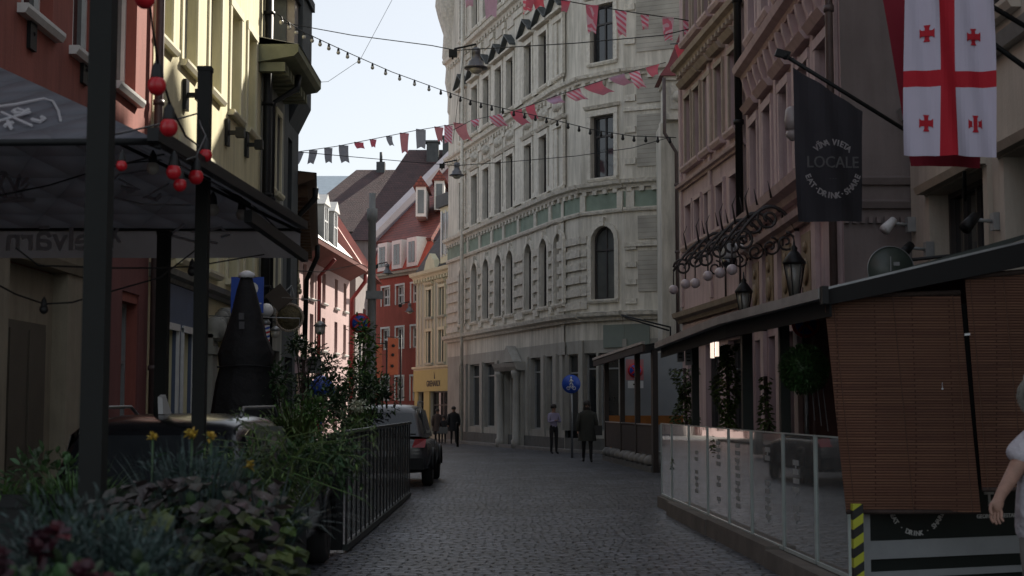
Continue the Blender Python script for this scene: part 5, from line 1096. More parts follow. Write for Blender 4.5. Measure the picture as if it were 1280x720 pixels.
t = blind('wide red brown reed blind at the front of the right terrace', 1030,1200,1058,1225,370,366,640,640,11.5)
blind('second reed blind at the right picture edge behind the passer by', 1206,1300,1228,1330,346,338,612,612,11.45)
c = P(1209,418,11.42); m = MB(); m.obox(c, (.02,0,.002), (0,.01,0), (-.0,0,.009)); tag(m.build('blind_clip', M['white'], None, c), 'small white clip in the gap between the two reed blinds', 'clip')
c = P(1178,486,11.4); m = MB(); m.disc(c, (0,1,0), .008, .01, 8); m.tube([c, c+Vector((0,0,.05))], .002, 4); tag(m.build('blind_button', M['white'], None, c), 'tiny white dot fixed on the wide reed blind', 'button')
# corner post dark behind gap
m = MB(); a, b_ = P(1204,380,11.6), P(1226,612,11.6); m.prism([a+Vector((-.03,0,0)), a+Vector((.03,0,0)), b_+Vector((.04,0,0)), b_+Vector((-.03,0,0))], (0,.06,0)); tag(m.build('terrace_post', M['dark'], None, (b_.x,11.6,b_.z)), 'leaning black post seen in the gap between the two reed blinds', 'post')
# hazard post
haz = stripes('hazard_stripes', (.01,.01,.01), (.42,.44,.03), 2.6, (0,R(35),0), .6, axis='Z')
a = P(1064,640,11.42); m = MB(); m.box(2.665,2.745,11.36,11.44,.0,.80); tag(m.build('hazard_post', haz, None, (2.7,11.4,0)), 'short post with black and yellow slanting stripes below the reed blind', 'post')
# sign board with white frame
fs_ = Fac((2.78,11.62), (4.3,12.2)) 
t = thing('sign_board', 'low black sign board in a white frame with curved white lettering', 'sign', (3.4,11.5,0))
def zz(px, py): return fs_.uz(px, py)
u0 = .0; L1 = 1.62
m = MB(); zb, zt = .23, .86
fs_.box(m, 0, .075, .2, .86, -.04, .03); fs_.box(m, L1, L1+.06, .2, .95, -.04, .03); za = zz(1150,680)[1]
fs_.box(m, .075, L1, 0.19, .245, -.04, .026); fs_.box(m, .075, L1, .345, .49, -.04, .026); m.build('frame', mat('grey_white_frame', (.36,.38,.39), .6, .15, 3, .1), t)
m = MB(); fs_.box(m, .02, L1+.03, .245, .345, -.03, .0); fs_.box(m, .02, L1+.03, .49, .9, -.03, .0); fs_.box(m, 0, L1+.03, .0, .19, -.03, .0); bd = m.build('board', mat('black_green_board', (.012,.018,.016), .5, .2, 4, 0), t)
m = MB(); cc = fs_.p(zz(1146,640)[0], .80, .006); arc_text(m, 'EAT · DRINK · SHARE', .056, cc, fs_.U, (0,0,1), .265, 205, 335, True)
put_text(m, 'GEORGIAN RESTAURANT', .046, fs_.p(zz(1215,646)[0]+.31,.655,.004), fs_.U, (0,0,1), bold=True); put_text(m, 'T', .16, fs_.p(zz(1236,620)[0],.79,.004), fs_.U, (0,0,1), bold=True)
m.build('lettering', mat('off_white_print', (.62,.62,.6), .7, .1, 4, 0), bd)
# round sign over the roof
c = P(1113,337,14.5); t = thing('round_sign', 'dark green round sign peeping over the near terrace roof', 'sign', c); m = MB(); m.disc(c, (0,1,0), .235, .03, 32); d = m.build('disc', mat('bottle_green', (.05,.065,.055), .4, .2, 4, 0), t)
m = MB(); n = 36; m.tube([c+Vector((math.cos(6.283*k/n)*.235,-.016,math.sin(6.283*k/n)*.235)) for k in range(n+1)], .005, 5); m.box(c.x-.005,c.x+.005,c.y-.02,c.y-.016,c.z-.02,c.z+.13); m.box(c.x+.03,c.x+.09,c.y-.02,c.y-.016,c.z+.04,c.z+.075); m.build('rim', M['zinc'], d)
m = MB(); m.tube([c+Vector((.2,.02,.1)), (4.95,14.6,c.z+.2)], .02, 6); m.tube([c+Vector((0,.03,-.7)), c+Vector((0,.03,0))], .02, 6); m.build('bracket', M['dark'], t)
# ------------------------------------------------------------------ far terrace
f2 = Fac((3.42,34.9), (2.78,43.3)); t = thing('terrace', 'small far terrace with brown rattan panels and an orange rail', 'terrace', f2.p(4,0))
for u in (0.05, 2.6, 5.2, 8.3):
    m = MB(); w_ = .13 if u < 1 else .07; f2.box(m, u-w_, u+w_, 0, 2.95, -.1, .03); m.build('post', mat('brown_black_post', (.03,.022,.018), .6, .2, 3, .1), t)
m = MB(); f2.box(m, .15, 8.3, .42, 1.12, -.06, .0); m.build('rattan_panel', M['wooddark'], t)
m = MB(); f2.box(m, .15, 8.3, 1.13, 1.16, -.08, .02); m.build('rail', M['zinc'], t)
m = MB(); m.box(2.9,6.6,44.2,44.25,1.05,1.32); m.box(3.0,3.05,44.25,44.3,0,1.3); m.box(6.3,6.35,44.25,44.3,0,1.3); m.build('orange_rail', mat('rust_orange_board', (.42,.16,.035), .7, .2, 4, 0), t)
m = MB(); f2.box(m, .0, 8.4, 0, .14, -1.8, .08); m.build('base', M['plinth'], t)
for k in range(10): m = MB(); m.lathe(f2.p(.5+.82*k,.14,.0), [(.06,0),(.16,.04),(.17,.16),(.07,.26)], 8); m.build('weight', M['kerb'], t)
m = MB(); m.prism([f2.p(-.3,3.02,.25), f2.p(8.7,2.92,.25), f2.p(8.7,3.3,-1.9), f2.p(-.3,3.4,-1.9)], (0,0,.05)); m.build('roof', M['dark'], t)
m = MB(); m.prism([f2.p(-.3,2.9,.25), f2.p(-.3,2.9,.31), f2.p(-.3,3.08,.31), f2.p(-.3,3.08,.25)], f2.p(8.7,2.8,.25)-f2.p(-.3,2.9,.25)); m.build('gutter', M['wooddark'], t)
m = MB(); m.prism([f2.p(-.3,3.085,.25), f2.p(-.3,3.085,.33), f2.p(-.3,3.15,.33), f2.p(-.3,3.15,.25)], f2.p(8.7,2.985,.25)-f2.p(-.3,3.085,.25)); m.build('gutter_trim', MATS['pale_gutter'], t)
# white banner panels standing behind
c = P(808,490,45.6); m = MB(); m.box(c.x-.75,c.x+1.2,45.6,45.65,.2,3.3); m.box(c.x-.72,c.x-.68,45.55,45.6,0,3.3); tag(m.build('partition', mat('grey_partition', (.25,.27,.29), .6, .1, 3, 0), None, (c.x,45.6,0)), 'plain grey partition standing behind the far terrace posts', 'partition')
# ------------------------------------------------------------------ wall ironwork and lamps, right
iron = mat('wrought_iron', (.03,.024,.024), .5, .3, 6, 0)
def scroll(c, r, a0, turns, n=22, shrink=.8, flip=1):
    return [c+Vector((flip*math.cos(a0+turns*6.283*k/n)*r*(1-shrink*k/n), 0, math.sin(a0+turns*6.283*k/n)*r*(1-shrink*k/n))) for k in range(n+1)]
GL = ((842,362,26.9,.09,'furthest'),(857,355,25.8,.09,'second furthest'),(869,354,25.0,.09,'third furthest'),(885,345,23.4,.085,'fourth furthest'),(900,341,22.0,.085,'second nearest'),(915,337,20.8,.08,'nearest'))
for px,py,Y,r,lb in GL:
    g = P(px,py,Y); wxx = 6.435-.09*Y if Y > 25.2 else 4.17
    t = thing('globe_lamp', lb+' white globe lamp on a curled iron bracket on the narrow pink house', 'lamp', (wxx,Y,g.z), 'globe lamps on curled iron brackets'); m = MB(); m.ball(g, r, 14); m.build('globe', mat('opal_glass', (.5,.44,.46), .3, .1, 3, 0), t)
    m = MB(); L = wxx-g.x; top = g.z+1.0; m.tube([g+Vector((0,0,r*.8)), g+Vector((0,0,.35))], .014, 6)
    arc = [Vector((g.x+L*k/14, Y, g.z+.35+.75*math.sin(math.pi*(k/14)*.62)-.55*(k/14)**3)) for k in range(15)]; m.tube(arc, .026, 6)
    m.tube(scroll(Vector((g.x+.17,Y,g.z+.42)), .17, math.pi, -1.6), .022, 6); m.tube(scroll(Vector((g.x+L*.55,Y,g.z+.75)), .2, .5, 1.6), .022, 6); m.tube(scroll(Vector((g.x+L*.8,Y,g.z+.4)), .15, 1.5, -1.5), .018, 6)
    m.tube([Vector((g.x+.25,Y,g.z+.75)), Vector((g.x+.2,Y,g.z+1.05)), Vector((g.x+.26,Y,g.z+1.2))], [.02,.012,.004], 5); m.tube([Vector((g.x+.6*L,Y,g.z+1.05)), Vector((g.x+.55*L,Y,g.z+1.3))], [.02,.004], 5)
    m.tube([(wxx,Y,g.z-.2),(wxx,Y,g.z+.9)], .03, 6); m.build('bracket', iron, t)
def lantern(px, py, Y, s, wxx, lb):
    c = P(px,py,Y); t = thing('wall_lantern', lb, 'lamp', (wxx,Y,c.z), 'old four sided wall lanterns'); m = MB(); h = s
    m.lathe(c, [(.10*s,-.5*h),(.215*s,.2*h)], 6); g = m.build('glass', mat('lantern_pane', (.2,.2,.18), .25, .3, 4, 0), t)
    m = MB()
    for k in range(6): a = 6.283*k/6; m.tube([c+Vector((math.cos(a)*.105*s, math.sin(a)*.105*s,-.5*h)), c+Vector((math.cos(a)*.225*s, math.sin(a)*.225*s,.2*h))], .012*s, 4)
    m.lathe(c, [(.25*s,.2*h),(.26*s,.25*h),(.12*s,.45*h),(.07*s,.5*h),(.08*s,.56*h),(.03*s,.62*h),(.012*s,.8*h)], 8); m.lathe(c, [(.03*s,-.72*h),(.11*s,-.56*h),(.115*s,-.5*h)], 8)
    m.tube([c+Vector((0,0,-.66*h)), c+Vector((.05,0,-.9*h)), (wxx,Y,c.z-.85*h)], .02*s, 6); m.tube(scroll(c+Vector((.25,0,-.7*h)), .13*s, 0, 1.3), .012, 5); m.build('frame', M['dark'], t)
lantern(993,342,19.3,.62,4.17,'large black lantern on the rose coloured house under the black flag')
lantern(930,375,23.5,.58,4.17,'smaller black lantern further along the rose coloured house')
c = P(911,322,24.6); w0, w1, w2 = P(958,342,24.6), P(953,327,24.6), P(926,308,24.6)
t = thing('security_camera', 'dark dome security camera on a long white bent arm', 'camera', w0); m = MB(); m.tube([Vector((w0.x,24.6,w1.z)), w2, P(908,306,24.6)], .045, 8); m.box(w0.x-.08,w0.x+.08,24.5,24.7,w0.z-.12,w1.z+.03); m.tube([Vector((w0.x,24.6,w1.z-.1)), (4.2,24.6,w1.z-.1)], .04, 6); m.build('arm', M['white'], t)
m = MB(); m.lathe(c, [(.05,.28),(.12,.22),(.14,.02),(.14,-.02)], 14); hs = m.build('housing', M['fgrey'], t); m = MB(); m.lathe(c, [(.135,-.02),(.12,-.12),(.07,-.18),(.01,-.2)], 14); m.build('dome', M['glass'], hs)
c = P(990,150,18.6); m = MB(); m.lathe(c, [(.09,-.13),(.1,.0),(.08,.14),(.03,.18)], 10); m.lathe(c+Vector((0,0,-.18)), [(.02,-.1),(.09,-.03),(.07,.05)], 10); m.tube([c, (4.17,18.6,c.z)], .03, 6); tag(m.build('wall_lamp', mat('grey_pink_lamp', (.3,.27,.27), .4, .2, 5, 0), None, c), 'pale grey bell shaped lamp on the wall just left of the black flag', 'lamp')
# ------------------------------------------------------------------ flags
def cloth(cor, nx, nz, wave, amp, ph=0, fn=None):
    """cor: tl, tr, br, bl; returns point function (u 0-1 left-right, v 0-1 bottom-top)"""
    tl, tr, br, bl = cor; n = (tr-tl).cross(bl-tl).normalized()
    def q(u, v): return (bl.lerp(br,u)).lerp(tl.lerp(tr,u), v)+n*(amp*math.sin(u*wave+v*2.2+ph)*(1.1-.6*v)+amp*.5*math.sin(u*wave*2.3+v*5+ph))
    return q
def clothmesh(m, q, nx, nz, u0=0, u1=1, v0=0, v1=1, off=0, cell=None):
    for i in range(nx):
        for j in range(nz):
            a, b_, c, d = u0+(u1-u0)*i/nx, u0+(u1-u0)*(i+1)/nx, v0+(v1-v0)*j/nz, v0+(v1-v0)*(j+1)/nz
            if cell: m.cur = cell((a+b_)/2, (c+d)/2)
            o = Vector((0,-off,0)); m.smooth = True; m.face([q(a,c)+o, q(b_,c)+o, q(b_,d)+o, q(a,d)+o])
    m.smooth = False
YF = 14.4; cor = (P(991,84,YF), P(1079,139,YF+.25), P(1078,277,YF+.25), P(998,277,YF))
tip, root = P(982,70,YF), P(1185,196,YF+.8)
root = Vector((4.97, YF+1.0, P(1195,202,YF+1.0).z))
root = P(1205,208,YF+.9); t = thing('flag', 'black hanging flag with a pale round wine place inscription on a slanting pole', 'flag', (4.9,YF+1,3.9))
blkflag = mat('black_flag_cloth', (.035,.033,.042), .85, .2, 1.2, .3, 5, bdist=.03); m = MB(); q = cloth(cor, 12, 16, 7, .022); clothmesh(m, q, 14, 18); fo = m.build('cloth', blkflag, t, fix=False)
m = MB(); gl_ = tip+(root-tip); m.tube([tip, P(1205,208,YF+.9)], .022, 8); m.tube([P(1205,208,YF+.9), (4.98, YF+1.3, P(1205,208,YF+.9).z-.3)], .022, 8); m.ball(tip, .04, 8); m.obox(tip+Vector((-.03,0,.02)), (.07,0,-.02), (0,.03,0), (.012,0,.035)); m.build('pole', M['dark'], t)
ux = (cor[2]-cor[3]).normalized(); cc = P(1038,215,YF)+Vector((0,-.12,0)); uz_ = Vector((0,0,1)); ltr = mat('flag_print', (.33,.31,.32), .8, .15, 5, 0); ltr2 = mat('flag_print_dim', (.12,.12,.125), .8, .2, 5, 0)
m = MB(); arc_text(m, 'VĪNA VIETA', .085, cc+Vector((0,0,-.02)), ux, uz_, .30, 128, 52); arc_text(m, 'EAT·DRINK·SHARE', .085, cc+Vector((0,0,.05)), ux, uz_, .31, 202, 338, True)
m.build('lettering', ltr, fo); m = MB(); put_text(m, 'LOCALE', .165, cc+Vector((0,0,.075)), ux, uz_); put_text(m, '· · ·', .06, cc+Vector((0,0,-.09)), ux, uz_); m.build('large_lettering', ltr2, fo)
# red cross flag (white, big red cross and four small crosses)
YG = 11.2; white = mat('white_flag_cloth', (.50,.47,.58), .8, .06, 1.2, .2, 4, bdist=.03); redc = mat('flag_red_cloth', (.42,.006,.02), .8, .1, 2, .2, 4, bdist=.03)
t = thing('flag', 'white hanging flag with a big red cross and four small red crosses', 'flag', (4.9,YG,5)); cor = (P(1131,-12,YG), P(1241,-12,YG), P(1247,196,YG), P(1130,194,YG)); q = cloth(cor, 1, 1, 9, .03)
cx = [.0,.335+.05,.335+.05+.20,1.0]; VB = (.415,.513)
def cell(u, v):
    return 1 if (.385 < u < .565) or (VB[0] < v < VB[1]) else 0
us_ = sorted(set([i/24 for i in range(25)]+[.385,.565])); vs_ = sorted(set([i/30 for i in range(31)]+list(VB)))
m = MB(); m.smooth = True
for a, b_ in zip(us_, us_[1:]):
    for c_, d_ in zip(vs_, vs_[1:]): m.cur = cell((a+b_)/2, (c_+d_)/2); m.face([q(a,c_), q(b_,c_), q(b_,d_), q(a,d_)])
fo = m.build('cloth', [white, redc], t, fix=False)
for (u, v) in ((.245,.735),(.775,.72),(.24,.195),(.775,.195)):
    m = MB()
    for sx, sz in ((.075,.018),(.022,.05)):
        o = Vector((0,-.006,0)); m.face([q(u-sx,v-sz)+o, q(u+sx,v-sz)+o, q(u+sx,v+sz)+o, q(u-sx,v+sz)+o])
        for s in (-1,1):
            if sx > sz*2: m.face([q(u+s*sx,v-sz*1.6)+o, q(u+s*sx*.7,v-sz)+o, q(u+s*sx*.7,v+sz)+o, q(u+s*sx,v+sz*1.6)+o])
            else: m.face([q(u-sx*1.6,v+s*sz)+o, q(u+sx*1.6,v+s*sz)+o, q(u+sx,v+s*sz*.7)+o, q(u-sx,v+s*sz*.7)+o])
    m.build('small_cross', redc, fo, fix=False)
def flagpole(t, a, b_, wallx=4.99):
    a, b_ = Vector(a), Vector(b_); d = (b_-a); e = a+d*((wallx-a.x)/d.x) if abs(d.x) > .01 else b_
    m = MB(); m.tube([a, e], .022, 8); m.lathe(e, [(.05,-.0),(.05,.12)], 8, -d); m.build('pole', M['dark'], t)
flagpole(t, P(1128,-28,YG), P(1280,83,YG+.2))
t = thing('flag', 'dark red flag hanging behind the white flag with the red cross', 'flag', (4.9,12,5)); YR = 11.7; m = MB(); cor = (P(1098,-30,YR), P(1236,-20,YR), P(1226,210,YR), P(1140,207,YR)); q = cloth(cor, 1, 1, 6, .02, 1.5); clothmesh(m, q, 12, 14); m.build('cloth', mat('crimson_cloth', (.2,.006,.02), .85, .1, 2, .2, 4, bdist=.03), t, fix=False)
flagpole(t, P(1096,-78,YR), P(1280,32,YR+.2))
# ------------------------------------------------------------------ bunting, cables, hanging street lamps
pk = (.7,.1,.17)
FM = [stripes('bunting_rings', (.72,.10,.18), (.78,.66,.74), 9, (0,0,0), .9, 1.5, 'RINGS', .05), mat('bunting_red', (.74,.08,.13), .9, .15, 6, 0), mat('bunting_backlit_grey', (.33,.33,.36), .9, .2, 6, 0), stripes('bunting_split', (.74,.10,.18), (.8,.7,.78), 3.2, (0,R(50),0), .9, .8), mat('bunting_lilac', (.55,.44,.66), .9, .2, 6, 0), mat('bunting_pale_red', (.68,.26,.24), .9, .2, 6, 0)]  # grey pennants have their backlit tone put into the colour
for q_ in FM: translucent(q_, .35, (.85,.35,.42) if 'grey' not in q_.name else (.45,.45,.48))
random.seed(11)
def bunting(label, pts, flags):
    """pts: (px,py,Y); flags: (px, width px, height px, material, swing)"""
    ps = [P(*p) for p in pts]; t = thing('bunting', label, 'bunting', ps[0], 'bunting strung across the street'); m = MB(); m.tube(ps, .012, 5); m.build('cord', blk, t)
    for px, w, h, mi, sw in flags:
        k = next((i for i in range(len(pts)-1) if pts[i][0] <= px <= pts[i+1][0]), 0); u = (px-pts[k][0])/(pts[k+1][0]-pts[k][0]); c = ps[k].lerp(ps[k+1], u); s = (ps[k+1]-ps[k]).length/math.hypot(pts[k+1][0]-pts[k][0], pts[k+1][1]-pts[k][1])
        d = (ps[k+1]-ps[k]).normalized(); W, H = w*s*1.35, h*c.y/1800*1.12; m = MB(); vs = []; fs = []; n = 6
        yw = random.uniform(-.5,.5)
        for i in range(n+1):
            v = i/n; ww = W*.5*(1-v*.35); o = Vector((sw*c.y/1800*v*v, math.sin(v*4+px)*.05+yw*.1*v, -H*v))
            tw = .35*math.sin(px*1.3)*v; dd = Vector((d.x*math.cos(tw)-d.y*math.sin(tw), d.x*math.sin(tw)+d.y*math.cos(tw), d.z*.3))
            vs += [c+o-dd*ww, c+o+Vector((0,.02*math.sin(v*7),H*(.12 if v == 1 else 0))), c+o+dd*ww]
        for i in range(n): a = 3*i; fs += [(a,a+1,a+4,a+3),(a+1,a+2,a+5,a+4)]
        m.smooth = True; m.faces(vs, fs); m.build('pennant', FM[mi], t, fix=False)
    return t
bunting('small flags across the open sky, backlit grey on the left and red on the right', [(370,190,44),(420,183,45),(470,173,46.5),(520,163,48),(575,154,50)],
    [(374,9,14,2,-4),(391,8,17,2,-3),(410,8,18,2,1),(429,9,21,2,3),(448,9,8,1,3),(466,7,10,1,1),(486,6,12,2,4),(505,9,24,5,1),(526,9,22,2,0),(548,9,18,5,2),(560,8,22,3,0),(575,13,20,5,10)])
bunting('highest string of striped pink flags crossing the top of the corner building', [(640,-18,30),(690,-2,30),(745,8,30),(800,17,30),(850,24,30),(935,40,30.2)],
    [(664,10,20,1,-4),(707,9,12,1,-2),(740,12,32,0,0),(776,11,31,3,2),(806,8,18,3,1),(835,11,27,0,1),(861,11,27,3,0),(888,12,14,4,0),(912,12,18,1,3)])
bunting('short second string of pink flags just left of the narrow pink house', [(838,55,31),(870,52,30),(900,46,29),(925,36,28.5)], [(850,10,26,1,2),(877,11,24,3,3),(907,16,26,0,3)])
bunting('string of fluttering red and white flags rising over the middle of the corner building', [(560,166,50),(590,150,49),(640,140,47.5),(700,118,46),(760,98,44),(832,78,42)],
    [(594,9,8,3,2),(620,12,13,3,10),(645,12,16,1,14),(663,9,16,1,7),(692,14,8,4,8),(717,14,12,3,12),(742,18,12,1,20),(771,16,9,4,16),(794,10,20,3,10),(816,13,11,1,4)])
bunting('lilac and pink flags at the very top edge above the carved pediments', [(575,-14,33),(620,-16,32),(690,-24,30)], [(587,9,22,4,0),(614,13,36,4,0),(662,13,34,3,-2),(672,11,30,1,4)])
def bulbs_along(pts, n, r):
    ps = [P(*p) for p in pts]; out = []
    for i in range(n):
        u = (i+.5)/n*(len(ps)-1); k = min(int(u), len(ps)-2); out.append((ps[k].lerp(ps[k+1], u-k)-Vector((0,0,r*2.4)), r))
    return ps, out
ps, bl = bulbs_along([(347,18,33),(375,38,35),(405,52,36),(440,68,38),(490,90,40),(545,110,42)], 15, .05); string_lights('festoon of tiny bulbs descending across the sky from the grey house', ps, bl, clearb, .05, .012)
ps, bl = bulbs_along([(545,110,42),(590,126,41),(640,138,40),(690,149,39),(740,162,38),(790,170,37),(845,172,36)], 22, .045); string_lights('festoon of tiny dark bulbs across the middle of the corner building', ps, bl, blk, .05, .012)
def wire(label, pts, r=.012): 
    ps = [P(*p) for p in pts]; m = MB(); m.tube(ps, r, 5); tag(m.build('cable', blk, None, ps[0]), label, 'cable', 'thin cables across the street')
wire('thin cable carrying the upper hanging street lamp', [(352,28,37),(440,44,36),(540,57,34),(570,63,33),(620,60,32),(720,54,31),(830,44,30),(862,36,30)])
wire('thin cable carrying the hanging lamp beside the left end of the corner building', [(374,190,41),(440,196,44),(520,203,47),(570,207,48),(640,202,48),(720,195,48),(790,185,47),(836,172,46)])
wire('faint sagging cable high in the open sky', [(378,104,44),(410,102,46),(450,75,48),(490,0,50)], .008)
wire('straight thin cable at the top of the open sky', [(352,6,38),(410,-5,40)], .01)
wire('thin vertical cable hanging from the upper street lamp clamp', [(580,62,33),(574,110,33),(566,180,33)], .006)
wire('slack dark cable before the pale pink house', [(362,338,40),(400,340,44),(450,330,50),(468,336,45)])
def street_lamp(px, py, Y, w, label, top=None):
    c = P(px,py,Y); s = Y/1800*w; t = thing('hanging_street_lamp', label, 'street lamp', c, 'lamps hanging over the street'); m = MB()
    m.lathe(c, [(s*.5,-s*.30),(s*.5,-s*.25),(s*.34,-s*.18),(s*.30,.02*s),(s*.2,s*.08),(s*.17,s*.3),(s*.19,s*.32),(s*.19,s*.55),(s*.1,s*.6)], 20); m.build('shade', mat('lamp_grey', (.16,.16,.175), .4, .2, 5, 0, metal=.3), t)
    m = MB(); m.lathe(c, [(s*.28,-s*.30),(s*.3,-s*.38),(s*.15,-s*.5),(.01,-s*.52)], 14); m.build('glass', clearb, t); m = MB(); m.tube([c+Vector((0,0,s*.58)), c+Vector((0,0,s*.75)), c+Vector((-s*.9,0,s*.55)), c+Vector((-s*1.0,0,s*.1))], .025, 6); m.box(c.x-s*1.15,c.x-s*.8,c.y-.06,c.y+.06,c.z+.2*s,c.z+.5*s); m.build('hanger', M['dark'], t)
street_lamp(595,77,32.8,30,'large grey bell lamp hanging before the carved pediments at the top')
street_lamp(571,214,47,19,'smaller grey lamp hanging at the left edge of the corner building')
street_lamp(484,338,62,14,'small grey lamp hanging before the red house under its cornice')
street_lamp(512,386,70,12,'tiny grey lamp hanging low before the red house')
# ------------------------------------------------------------------ cars
def car(name, label, x, y, L, W, H, paint, back=True, z_sh=None, rails=True, fin=False):
    """rear end towards the viewer (-Y); origin at the rear centre on the ground"""
    t = thing(name, label, 'car', (x,y+L/2,0)); hw = W/2; sh = z_sh or H*.60; glass = M['glass']; z0 = .24
    st = [(0,.86,.42,sh*.93),(.12,.96,.30,sh*.99),(.5,1.0,z0,sh),(L*.3,1.0,z0,sh),(L*.55,1.0,z0,sh*.99),(L*.72,1.0,z0,sh*.96),(L*.88,.97,z0+.02,sh*.88),(L*.97,.90,.30,sh*.78),(L,.80,.38,sh*.68)]
    m = MB(); m.smooth = True; vs = []; ring = 14
    for (yy, k, zb, zt) in st:
        w = hw*k; pr = [(0,zb),(w*.85,zb),(w*.97,zb+.10),(w,zb+.28),(w*1.0,(zb+zt)/2+.05),(w*.975,zt-.12),(w*.90,zt-.01),(0,zt+.03)]
        full = pr+[(-a,b_) for a,b_ in pr[1:-1]][::-1]; vs += [(x+a, y+yy, b_) for a, b_ in full]
    n = len(full); fs = []
    for i in range(len(st)-1):
        for k in range(n): fs.append((i*n+k, i*n+(k+1)%n, (i+1)*n+(k+1)%n, (i+1)*n+k))
    fs += [tuple(range(n))[::-1], tuple((len(st)-1)*n+k for k in range(n))]; m.faces(vs, fs); body = m.build('body', paint, t)
    md = body.modifiers.new('s','SUBSURF'); md.levels = md.render_levels = 2
    # cabin
    cs = [(.16,.80,.78,sh-.02,sh+.02),(.42,.84,.70,sh-.02,H-.10),(.75,.86,.70,sh-.02,H-.01),(L*.36,.87,.71,sh-.02,H),(L*.5,.87,.70,sh-.02,H-.03),(L*.58,.86,.66,sh-.02,H-.12),(L*.74,.84,.80,sh-.05,sh-.02)]
    m = MB(); m.smooth = True; vs = []
    for (yy, kb, kt, zb, zt) in cs:
        wb, wt = hw*kb, hw*kt; pr = [(wb,zb),(wb*.6+wt*.4+.02,zb+(zt-zb)*.5),(wt+.0,zt-.05*(zt>sh+.1)),(wt*.86,zt),(0,zt+.02*(zt>sh+.1))]; full = pr+[(-a,b_) for a,b_ in pr[:-1]][::-1]; vs += [(x+a,y+yy,b_) for a,b_ in full]
    n = len(full); fs = []
    for i in range(len(cs)-1):
        for k in range(n-1): fs.append((i*n+k, i*n+k+1, (i+1)*n+k+1, (i+1)*n+k))
    m.faces(vs, fs); cab = m.build('cabin', paint, t); md = cab.modifiers.new('s','SUBSURF'); md.levels = md.render_levels = 1
    # glass set 6 mm proud
    def cp(i, side, v, off=.008):   # point on side between stations
        yy, kb, kt, zb, zt = cs[i]; w = hw*(kb*(1-v)+kt*v)+off+.008*math.sin(v*3.14); return Vector((x+side*w, y+yy, zb+(zt-zb)*v))
    for sd_ in (-1,1):
        for (i, j, a, b_) in ((1,2,.15,.85),(2,4,.04,.96),(4,5,.1,.9)):
            m = MB(); A, B, C, D = cp(i,sd_,.14), cp(j,sd_,.14), cp(j,sd_,.86), cp(i,sd_,.86)
            q = [A.lerp(B,a),A.lerp(B,b_),D.lerp(C,b_),D.lerp(C,a)]; m.prism(q, (sd_*.006,0,0)); m.build('side_window', glass, cab)
    yy1, yy2 = y+.16, y+.42
    def rp(u, v): w = hw*(.80*(1-v)+.66*v); return Vector((x+u*w, yy1-.012+(yy2-yy1)*v*1.0-.012, sh+.02+(H-.14-sh)*v))
    m = MB(); m.prism([rp(-.86,.1),rp(.86,.1),rp(.86,.9),rp(-.86,.9)], (0,-.006,.003)); m.build('rear_window', glass, cab)
    a, b_ = cs[5], cs[6]
    m = MB(); m.prism([(x-hw*.72,y+b_[0]-.1,sh+.05),(x+hw*.72,y+b_[0]-.1,sh+.05),(x+hw*.62,y+a[0]+.03,H-.13),(x-hw*.62,y+a[0]+.03,H-.13)], (0,.01,.008)); m.build('windscreen', glass, cab)
    for sd_ in (-1,1):
        m = MB(); m.prism([(x+sd_*hw*.60,y-.006,sh*.80),(x+sd_*hw*.87,y+.02,sh*.80),(x+sd_*hw*.90,y+.10,sh*.97),(x+sd_*hw*.66,y+.05,sh*.97)], (0,-.03,0)); m.build('tail_light', mat('tail_lamp_red', (.35,.012,.02), .2, .3, 6, 0), t)
        m = MB(); m.prism([(x+sd_*hw*.45,y+L+.0,sh*.60),(x+sd_*hw*.78,y+L-.02,sh*.62),(x+sd_*hw*.8,y+L-.03,sh*.72),(x+sd_*hw*.45,y+L,sh*.68)], (0,.03,0)); m.build('headlight', clearb, t)
        for yy in (.85, L-.85):
            for_ = y+yy; m = MB(); m.lathe((x+sd_*(hw-.22),for_,.33), [(.28,0),(.33,.02),(.335,.1),(.335,.17),(.30,.215),(.24,.22)], 24, (sd_,0,0)); wh = m.build('wheel', mat('tyre_rubber', (.018,.018,.018), .9, .2, 10, .3), t)
            m = MB(); m.lathe((x+sd_*(hw-.02),for_,.33), [(.235,-.03),(.235,.01),(.2,.0),(.05,-.02),(.05,.015)], 20, (sd_,0,0))
            for k in range(5): a = 6.283*k/5; m.obox((x+sd_*(hw-.008), for_+math.cos(a)*.12, .33+math.sin(a)*.12), (.008,0,0), (0,math.cos(a)*.1,math.sin(a)*.1), (0,-math.sin(a)*.03,math.cos(a)*.03))
            m.build('rim', M['zinc'], wh)
            m = MB(); m.tube([(x+sd_*(hw+.004), for_+.40*math.cos(w_), .33+.40*math.sin(w_)) for w_ in [math.pi*k/12 for k in range(13)]], .035, 6); m.build('wheel_arch', M['dark'], body)
        m = MB(); m.tube([(x+sd_*(hw*.9),y+L*.60,sh+.02),(x+sd_*(hw+.08),y+L*.60,sh+.08)], .02, 6); m.obox((x+sd_*(hw+.12),y+L*.6,sh+.1), (.09,0,0), (0,.04,0), (0,0,.07)); m.build('wing_mirror', paint, t)
        if rails: m = MB(); m.tube([(x+sd_*hw*.68,y+.55,H-.02),(x+sd_*hw*.68,y+.65,H+.05),(x+sd_*hw*.69,y+L*.45,H+.06),(x+sd_*hw*.68,y+L*.5,H-.02)], .016, 6); m.build('roof_rail', M['zinc'], cab)
        m = MB(); m.box(x+sd_*(hw+.002)-.006,x+sd_*(hw+.002)+.006,y+L*.36,y+L*.4,sh*.84,sh*.88); m.build('door_handle', M['zinc'], body)
        m = MB(); 
        for yy in (L*.28, L*.5, L*.7): m.box(x+sd_*hw-.004,x+sd_*hw+.004,y+yy-.006,y+yy+.006,.42,sh*.95)
        m.build('door_seam', M['dark'], body)
